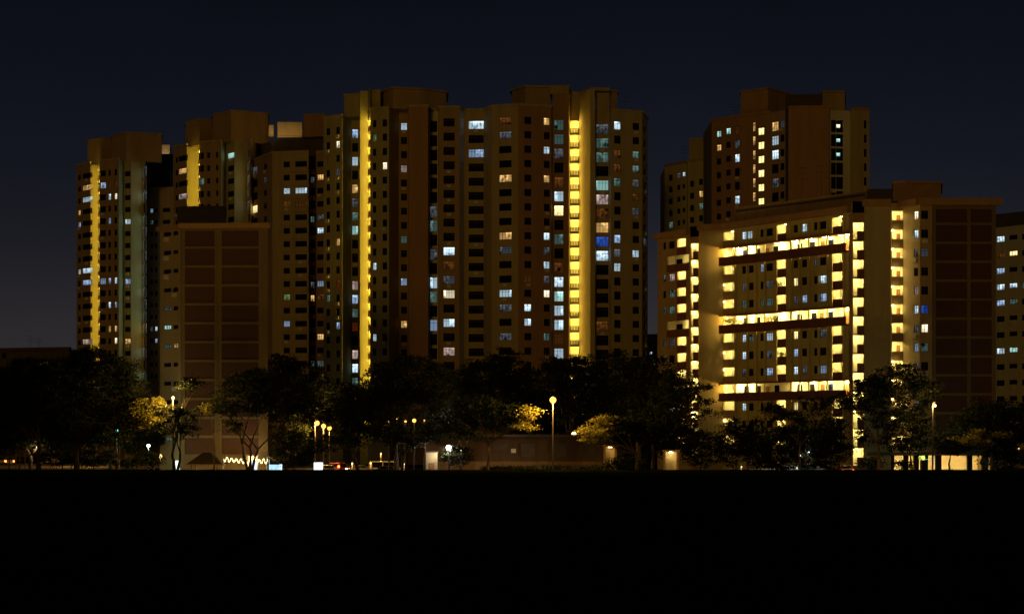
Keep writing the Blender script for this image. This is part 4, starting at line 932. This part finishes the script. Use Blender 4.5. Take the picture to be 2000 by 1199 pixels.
def festoon():
    d = 291; x, y = P(478, d); t = thing('festoon', 'string of yellow lights hung in loops along the foot of the gable wall', 'string lights', (x, y, GZ))
    pts = []
    for i in range(85):
        u = i / 84; px = 437 + 84*u; amp = 4.0; py = 896 + 8*u*(1.4 - u)*1.2 + amp*math.sin(u*2*math.pi*9.5)
        a, b_ = P(px, d); pts.append((a - x, .0, Z(py, d) - GZ))
    MB().tube(pts, [.045]*len(pts), 5).build('cable', emit('festoon_glow', (1.0, .72, .22), 3.5), t)
    bulb = MB().lathe([(0, .1), (.09, .05), (.11, 0), (.08, -.07), (0, -.1)], 8).mesh('bulb', emit('festoon_bulb', (1.0, .8, .35), 6))
    for i in range(2, 85, 4): put('bulb', bulb, t, pts[i])
    for px in (450, 475, 502): a, b_ = P(px, d - 1.5); lamp_light(t, (a - x, -1.5, Z(902, d) - GZ), 330, (1, .60, .18), .2)
    for px in (437, 521): a, b_ = P(px, d); MB().tube([(a-x, 0, 0), (a-x, 0, Z(893, d) - GZ)], [.05, .04], 6).build('pole', M['metal'], t)
festoon()
def stall():
    d = 287; x, y = P(537, d); t = thing('marquee', 'blue white lit marquee with a sloping awning at the right foot of the gable block', 'marquee', (x, y, GZ))
    k = d / FPX; zt = Z(891, d) - GZ; zl = Z(903, d) - GZ
    MB().quad([(-14*k, 1.2, zt), (-14*k, -1.2, zt), (13*k, -1.2, zl), (13*k, 1.2, zl)]).quad([(-14*k, -1.2, zt), (-14*k, -1.2, zt-.12), (13*k, -1.2, zl-.12), (13*k, -1.2, zl)]).build('awning', M['white'], t)
    for sx, h in ((-13, zt), (12, zl)):
        for sy in (-1.1, 1.1): MB().tube([(sx*k, sy, 0), (sx*k, sy, h - .05)], [.05, .05], 6).build('pole', M['metal'], t)
    MB().box(-13*k, 12*k, .9, .95, .02, 1.6).build('back_panel', lit_pane('marquee_glow', (.45, .75, 1.0), 3.2, .40, 'NONE'), t)
    MB().box(-13*k, 4*k, .2, .6, 0, .8).build('table', M['white'], t)
    lamp_light(t, (-10*k, -.6, zt - .5), 420, (.75, .9, 1), .2)
    x, y = P(492, 289); t = thing('food_stall', 'warm glowing stall behind the many stemmed tree at the gable wall', 'stall', (x, y, GZ))
    k = 289 / FPX; zt = Z(889, 289) - GZ
    MB().box(-9*k, 10*k, .8, .9, .02, zt - .1).build('back_panel', M['inner'], t); MB().box(-9*k, 10*k, -.2, .1, 0, .95).build('counter', M['door'], t)
    MB().box(-11*k, 12*k, -.5, 1.0, zt, zt + .12).build('roof', M['rose'], t)
    for sx in (-10, 11): MB().box(sx*k-.05, sx*k+.05, -.4, -.3, 0, zt - .003).build('post', M['metal'], t)
    lamp_light(t, (1.0*k, .2, zt - .4), 200, (1, .55, .15), .15)
    for px, dd, y0, wd, col, lab in ((347, 279.5, 899, .3, (.85, 1.0, .88), 'narrow white glowing panel behind the slim layered tree trunk'), (497, 283, 899, .36, (.6, .75, 1.0), 'blue white glowing panel behind the many stemmed tree'), (622, 290, 903, .62, (.82, .92, 1.0), 'bright white advertising light box at the foot of the lamp post')):
        x, y = P(px, dd); t = thing('light_box', lab, 'light box', (x, y, GZ)); h = Z(y0, dd) - GZ
        MB().box(-wd-.06, wd+.06, -.1, .1, .35, h + .06).build('casing', M['metal'], t)
        MB().quad([(-wd, -.11, .42), (wd, -.11, .42), (wd, -.11, h), (-wd, -.11, h)]).build('panel', emit('light_box_panel', col, 3.0 if wd > .4 else 1.6, 'AUTO'), t)
        MB().box(-wd*.6, -wd*.4, -.06, .06, 0, .348).build('leg', M['metal'], t); MB().box(wd*.4, wd*.6, -.06, .06, 0, .348).build('leg', M['metal'], t)
stall()
# green round signs by the right lamp post
def green_sign():
    x, y = P(1800, 286); t = thing('shop_sign', 'green glowing round sign at the open ground floor on the right', 'sign', (x, y, GZ))
    z = Z(893, 286) - GZ
    MB().tube([(0, 0, 0), (0, 0, z)], [.05, .05], 6).build('post', M['metal'], t)
    MB().tube([(.2, -.08, z), (.2, .02, z)], [.26, .26], 14).build('disc', emit('sign_lime', (.75, 1.0, .12), 1.6), t)
    MB().tube([(-.3, -.08, z - .05), (-.3, .02, z - .05)], [.17, .17], 12).build('disc', emit('sign_green', (.2, .75, .1), .8), t)
    MB().box(.4, 1.9, -.05, 0, z - .28, z - .22).build('tube_light', emit('sign_teal', (.1, .8, .55), 1.0), t)
    MB().box(-.2, .9, -.04, .04, .2, z - .4).build('board', M['hedge'], t)
green_sign()

# ---- vehicles
def car_profile(kind):
    if kind == 'van': return 4.7, 1.85, 1.95, [(-2.35,.35),(-2.35,1.05),(-2.28,1.8),(-2.1,1.95),(1.3,1.95),(1.62,1.75),(2.1,1.05),(2.33,.9),(2.35,.35)]
    if kind == 'suv': return 4.5, 1.8, 1.72, [(-2.25,.38),(-2.25,1.0),(-2.05,1.62),(-1.7,1.72),(.5,1.70),(1.15,1.12),(2.1,.98),(2.25,.7),(2.25,.38)]
    return 4.4, 1.72, 1.45, [(-2.2,.32),(-2.2,.9),(-1.75,.98),(-1.15,1.42),(.3,1.45),(1.05,.98),(2.0,.85),(2.2,.62),(2.2,.32)]
CARP = {}
def paint(c):
    if c not in CARP:
        m, t, b = mat_base('car_paint'); b.inputs['Base Color'].default_value = (*c, 1); b.inputs['Roughness'].default_value = .3; b.inputs['Coat Weight'].default_value = .5; CARP[c] = m
    return CARP[c]
M['tyre'] = surf('tyre', (.02, .02, .02), var=.1); M['rim'] = surf('rim', (.4, .4, .4), rough=.35, var=.1, metal=.7)
M['tail_on'] = emit('tail_on', (1.0, .12, .02), 14); M['tail_off'] = surf('tail_off', (.25, .01, .01), rough=.3, var=.05); M['head_on'] = emit('head_on', (1.0, .88, .7), 10); M['head_off'] = surf('head_off', (.6, .6, .6), rough=.2, var=.05)
def car(label, px, d, yaw, kind, col, tail=False, head=False, group='cars by the road', name='car', cat='car'):
    L, W, H, pr = car_profile(kind); x, y = P(px, d); t = thing(name, label, cat, (x, y, GZ + .02), yaw, group)
    m = MB(); n = len(pr)
    def yw(z): return W/2 if z < 1.0 else W/2 - (z - 1.0) * .22
    b = len(m.v)
    for sgn in (-1, 1): m.v += [(a, sgn*yw(z), z) for a, z in pr]
    m.f.append(tuple(range(n-1, -1, -1))); m.f.append(tuple(range(n, 2*n)))
    for i in range(n): j = (i+1) % n; m.f.append((i, j, n+j, n+i))
    m.m += [0]*(n+2); body = m.build('body', paint(col), t)
    top = max(z for _, z in pr)
    bev = body.modifiers.new('bevel', 'BEVEL'); bev.width = .07; bev.segments = 2
    x0, x1 = (-1.9, 1.2) if kind == 'van' else (-1.6, .45) if kind == 'suv' else (-1.15, .35)
    for sgn in (-1, 1):
        for a, c in ((x0, (x0+x1)/2 - .06), ((x0+x1)/2 + .06, x1)):
            zl, zh = 1.03, top - .13
            m = MB(); e = sgn*.012
            m.quad([(a, sgn*yw(zl)+e, zl), (c + (.28 if c == x1 else 0), sgn*yw(zl)+e, zl), (c, sgn*yw(zh)+e, zh), (a + .05, sgn*yw(zh)+e, zh)]).build('side_window', M['glass'], t)
    rp = pr[1:4]; (ax, az), (bx, bz) = (rp[0], rp[1]) if kind != 'sedan' else (pr[2], pr[3])
    def lerp(u): return ax + (bx-ax)*u, az + (bz-az)*u
    (qx, qz), (wx, wz) = lerp(.12), lerp(.9)
    MB().quad([(qx-.02, -W*.4, qz+.01), (qx-.02, W*.4, qz+.01), (wx-.02, W*.36, wz+.01), (wx-.02, -W*.36, wz+.01)]).build('rear_window', M['glass'], t)
    i = max(range(1, n-1), key=lambda i: pr[i][0] if pr[i][1] > top - .06 else -9); (ax, az), (bx, bz) = pr[i], pr[i+1]
    if kind == 'van': (ax, az), (bx, bz) = pr[5], pr[6]
    (qx, qz), (wx, wz) = lerp(.1), lerp(.9)
    MB().quad([(qx+.02, -W*.38, qz+.01), (qx+.02, W*.38, qz+.01), (wx+.02, W*.42, wz+.01), (wx+.02, -W*.42, wz+.01)]).build('windscreen', M['glass'], t)
    for sx in (-1.35, 1.35):
        for sy in (-1, 1):
            w_ = MB().tube([(sx, sy*(W/2-.2), .32), (sx, sy*(W/2+.015), .32)], [.32, .32], 14).build('wheel', M['tyre'], t)
            MB().tube([(sx, sy*(W/2+.01), .32), (sx, sy*(W/2+.03), .32)], [.19, .19], 10).build('rim', M['rim'], w_)
    for sy in (-1, 1):
        zz = 1.15 if kind == 'suv' else 1.0 if kind == 'van' else .75
        MB().box(-L/2-.02, -L/2+.1, sy*W*.43-.12, sy*W*.43+.12, zz-.17, zz+.13).build('tail_light', M['tail_on' if tail else 'tail_off'], t)
        MB().box(L/2-.12, L/2+.015, sy*W*.38-.16, sy*W*.38+.16, .62, .78).build('headlight', M['head_on' if head else 'head_off'], t)
    if head:
        lamp_light(t, (L/2 + .4, 0, .7), 40, (1, .85, .6), .1)
    return t
PI = math.pi
car('red sport utility car seen from behind with glowing tail lights', 663, 302, PI*.5 - .3, 'suv', (.30, .03, .02), tail=True)
car('yellow lit van parked behind the dark saloon under the spreading tree', 752, 297, .08, 'van', (.62, .55, .38), name='van', cat='van')
car('dark saloon car in front of the yellow lit van', 760, 286, .05, 'sedan', (.03, .03, .035))
car('dark saloon car just right of the advertising light box', 640, 293, PI*.5 + .2, 'sedan', (.05, .05, .055), head=False)
car('dark car half hidden beside the red car', 706, 296, .3, 'sedan', (.12, .11, .10))
car('pale car low at the left part of the row under the rounded bushes', 1500, 290, .1, 'sedan', (.6, .55, .45))
car('white car in the middle of the row under the rounded bushes', 1547, 289, -.1, 'sedan', (.7, .72, .75))
car('second white car in the row, right before the cone bush', 1583, 290, .12, 'suv', (.7, .72, .75))
car('silver car right of the cone bush foot', 1607, 293, PI*.5, 'sedan', (.6, .6, .62))
car('red car at the foot of the right hand stair stack', 1648, 291, PI*.5 + .1, 'sedan', (.35, .02, .02), tail=True)
car('distant car with small orange lights at the far left edge', 8, 400, PI*.5, 'sedan', (.2, .2, .2), tail=True)
car('second distant car right of the one at the far left edge', 20, 395, PI*.5 + .2, 'sedan', (.5, .5, .5), tail=True)
car('distant pale car behind the goal posts on the left', 95, 405, .1, 'sedan', (.6, .58, .5))
# small lamps over the parked row
for i, (px, py, c, lab) in enumerate(((1519, 899, 'pale', 'small warm bollard light left in the parked row'), (1579, 883, 'coolb', 'small blue white light above the parked row'), (1563, 890, 'coolb', 'tiny white light left above the parked row'), (1448, 912, 'pale', 'tiny pale light under the rounded bushes'))):
    street_lamp(lab, px, py, 285, c, 70, (.85, .95, 1) if c == 'coolb' else (1, .75, .4), .13, name='path_light', group='small path lights')

# ---- play court on the left: goal frames and posts
def frame_posts():
    for i, (px, d, wpx, y0) in enumerate(((105, 348, 12, 873), (40, 352, 18, 880), (150, 360, 20, 882))):
        x, y = P(px, d); t = thing('climbing_frame', ['tall orange lit climbing frame on the court', 'wide dim frame at the left of the court', 'dim frame at the right of the court'][i], 'frame', (x, y, GZ)); k = d/FPX; h = Z(y0, d) - GZ; wd = wpx*k/2
        for sx in (-1, 1): MB().tube([(sx*wd, 0, 0), (sx*wd, 0, h)], [.09, .09], 6).build('post', M['door'], t)
        MB().tube([(-wd, 0, h - .1), (wd, 0, h - .1)], [.07, .07], 6).build('crossbar', M['door'], t)
        for q in range(1, 4): MB().tube([(-wd, 0, h*q/4), (wd, 0, h*q/4)], [.04, .04], 5).build('rung', M['door'], t)
    for i, px in enumerate((18, 57, 122, 183)):
        x, y = P(px, 345); t = thing('court_post', ['leftmost', 'second', 'third', 'rightmost'][i] + ' thin post standing at the near edge of the court', 'post', (x, y, GZ), 0, 'posts along the court')
        MB().tube([(0,0,0), (0,0,2.6)], [.11, .09], 7).build('shaft', M['bark_dark'], t); MB().lathe([(0, .12), (.13, .06), (.13, 0), (0, -.02)], 8, c=(0,0,2.6)).build('cap', M['metal'], t)
    for px, py, d, lab in ((60, 868, 352, 'lamp lighting the court from among the left trees'),):
        street_lamp(lab, 160, 850, 372, 'sodium', 1500, SOD, .3)
frame_posts()

# ---- pot plants on the corridors of the slab block
def pots():
    ff = Facet((1412, 330), (1662, 304))
    for i, (px, k, n, lab) in enumerate(((1432, 5, 3, 'bushy plants on the left end of the middle corridor parapet'), (1508, 5, 1, 'leafy pot plant half way along the middle corridor'), (1519, 3, 1, 'leafy plant hanging from a lobby parapet above the middle corridor'), (1527, 7, 1, 'leafy plant on a lobby parapet two floors below the middle corridor'))):
        zf = 37.2 - PH*(k+1) + .15 + 1.1; x, y = ff.pt(ff.s(px), .1); t = thing('potted_plant', lab, 'plant', (x, y, zf))
        MB().lathe([(.0, 0), (.16, 0), (.22, .3), (.19, .3), (.0, .26)], 10).build('pot', M['rose'], t)
        put('foliage', leaves_mesh([(q*.8 - (n-1)*.4, 0, .55, .55, .3, .4, 1.6) for q in range(n)], .13, 70+i, M['leaf_pale']), t)
pots()
# ---- short grass along the crest of the field
def crest_grass():
    rg = np.random.default_rng(5); n = 26000
    x = rg.uniform(-82, 82, n); y = rg.uniform(258, 268.5, n); h = rg.uniform(.04, .13, n) * (1 + .9 * (np.sin(x * .7) * np.sin(x * .23 + 1) > .55)); a = rg.uniform(0, 6.28, n); wv = .02
    zb = np.where(y > 267, .02 - (y - 267) * .24, .0)
    lx = rg.normal(0, .03, n)
    v = np.stack([np.stack([x - wv*np.cos(a), y - wv*np.sin(a), zb - .01], 1), np.stack([x + wv*np.cos(a), y + wv*np.sin(a), zb - .01], 1), np.stack([x + lx, y + lx, zb + h], 1)], 1).reshape(-1, 3)
    me = bpy.data.meshes.new('grass'); me.vertices.add(3*n); me.vertices.foreach_set('co', v.astype(np.float32).ravel())
    me.loops.add(3*n); me.loops.foreach_set('vertex_index', np.arange(3*n, dtype=np.int32)); me.polygons.add(n)
    me.polygons.foreach_set('loop_start', np.arange(0, 3*n, 3, dtype=np.int32)); me.polygons.foreach_set('loop_total', np.full(n, 3, dtype=np.int32))
    me.materials.append(M['grass']); me.update(calc_edges=True)
    tag(put('grass', me), 'short black grass along the far edge of the field', 'grass', kind='stuff')
crest_grass()
print('objects', len(bpy.data.objects))
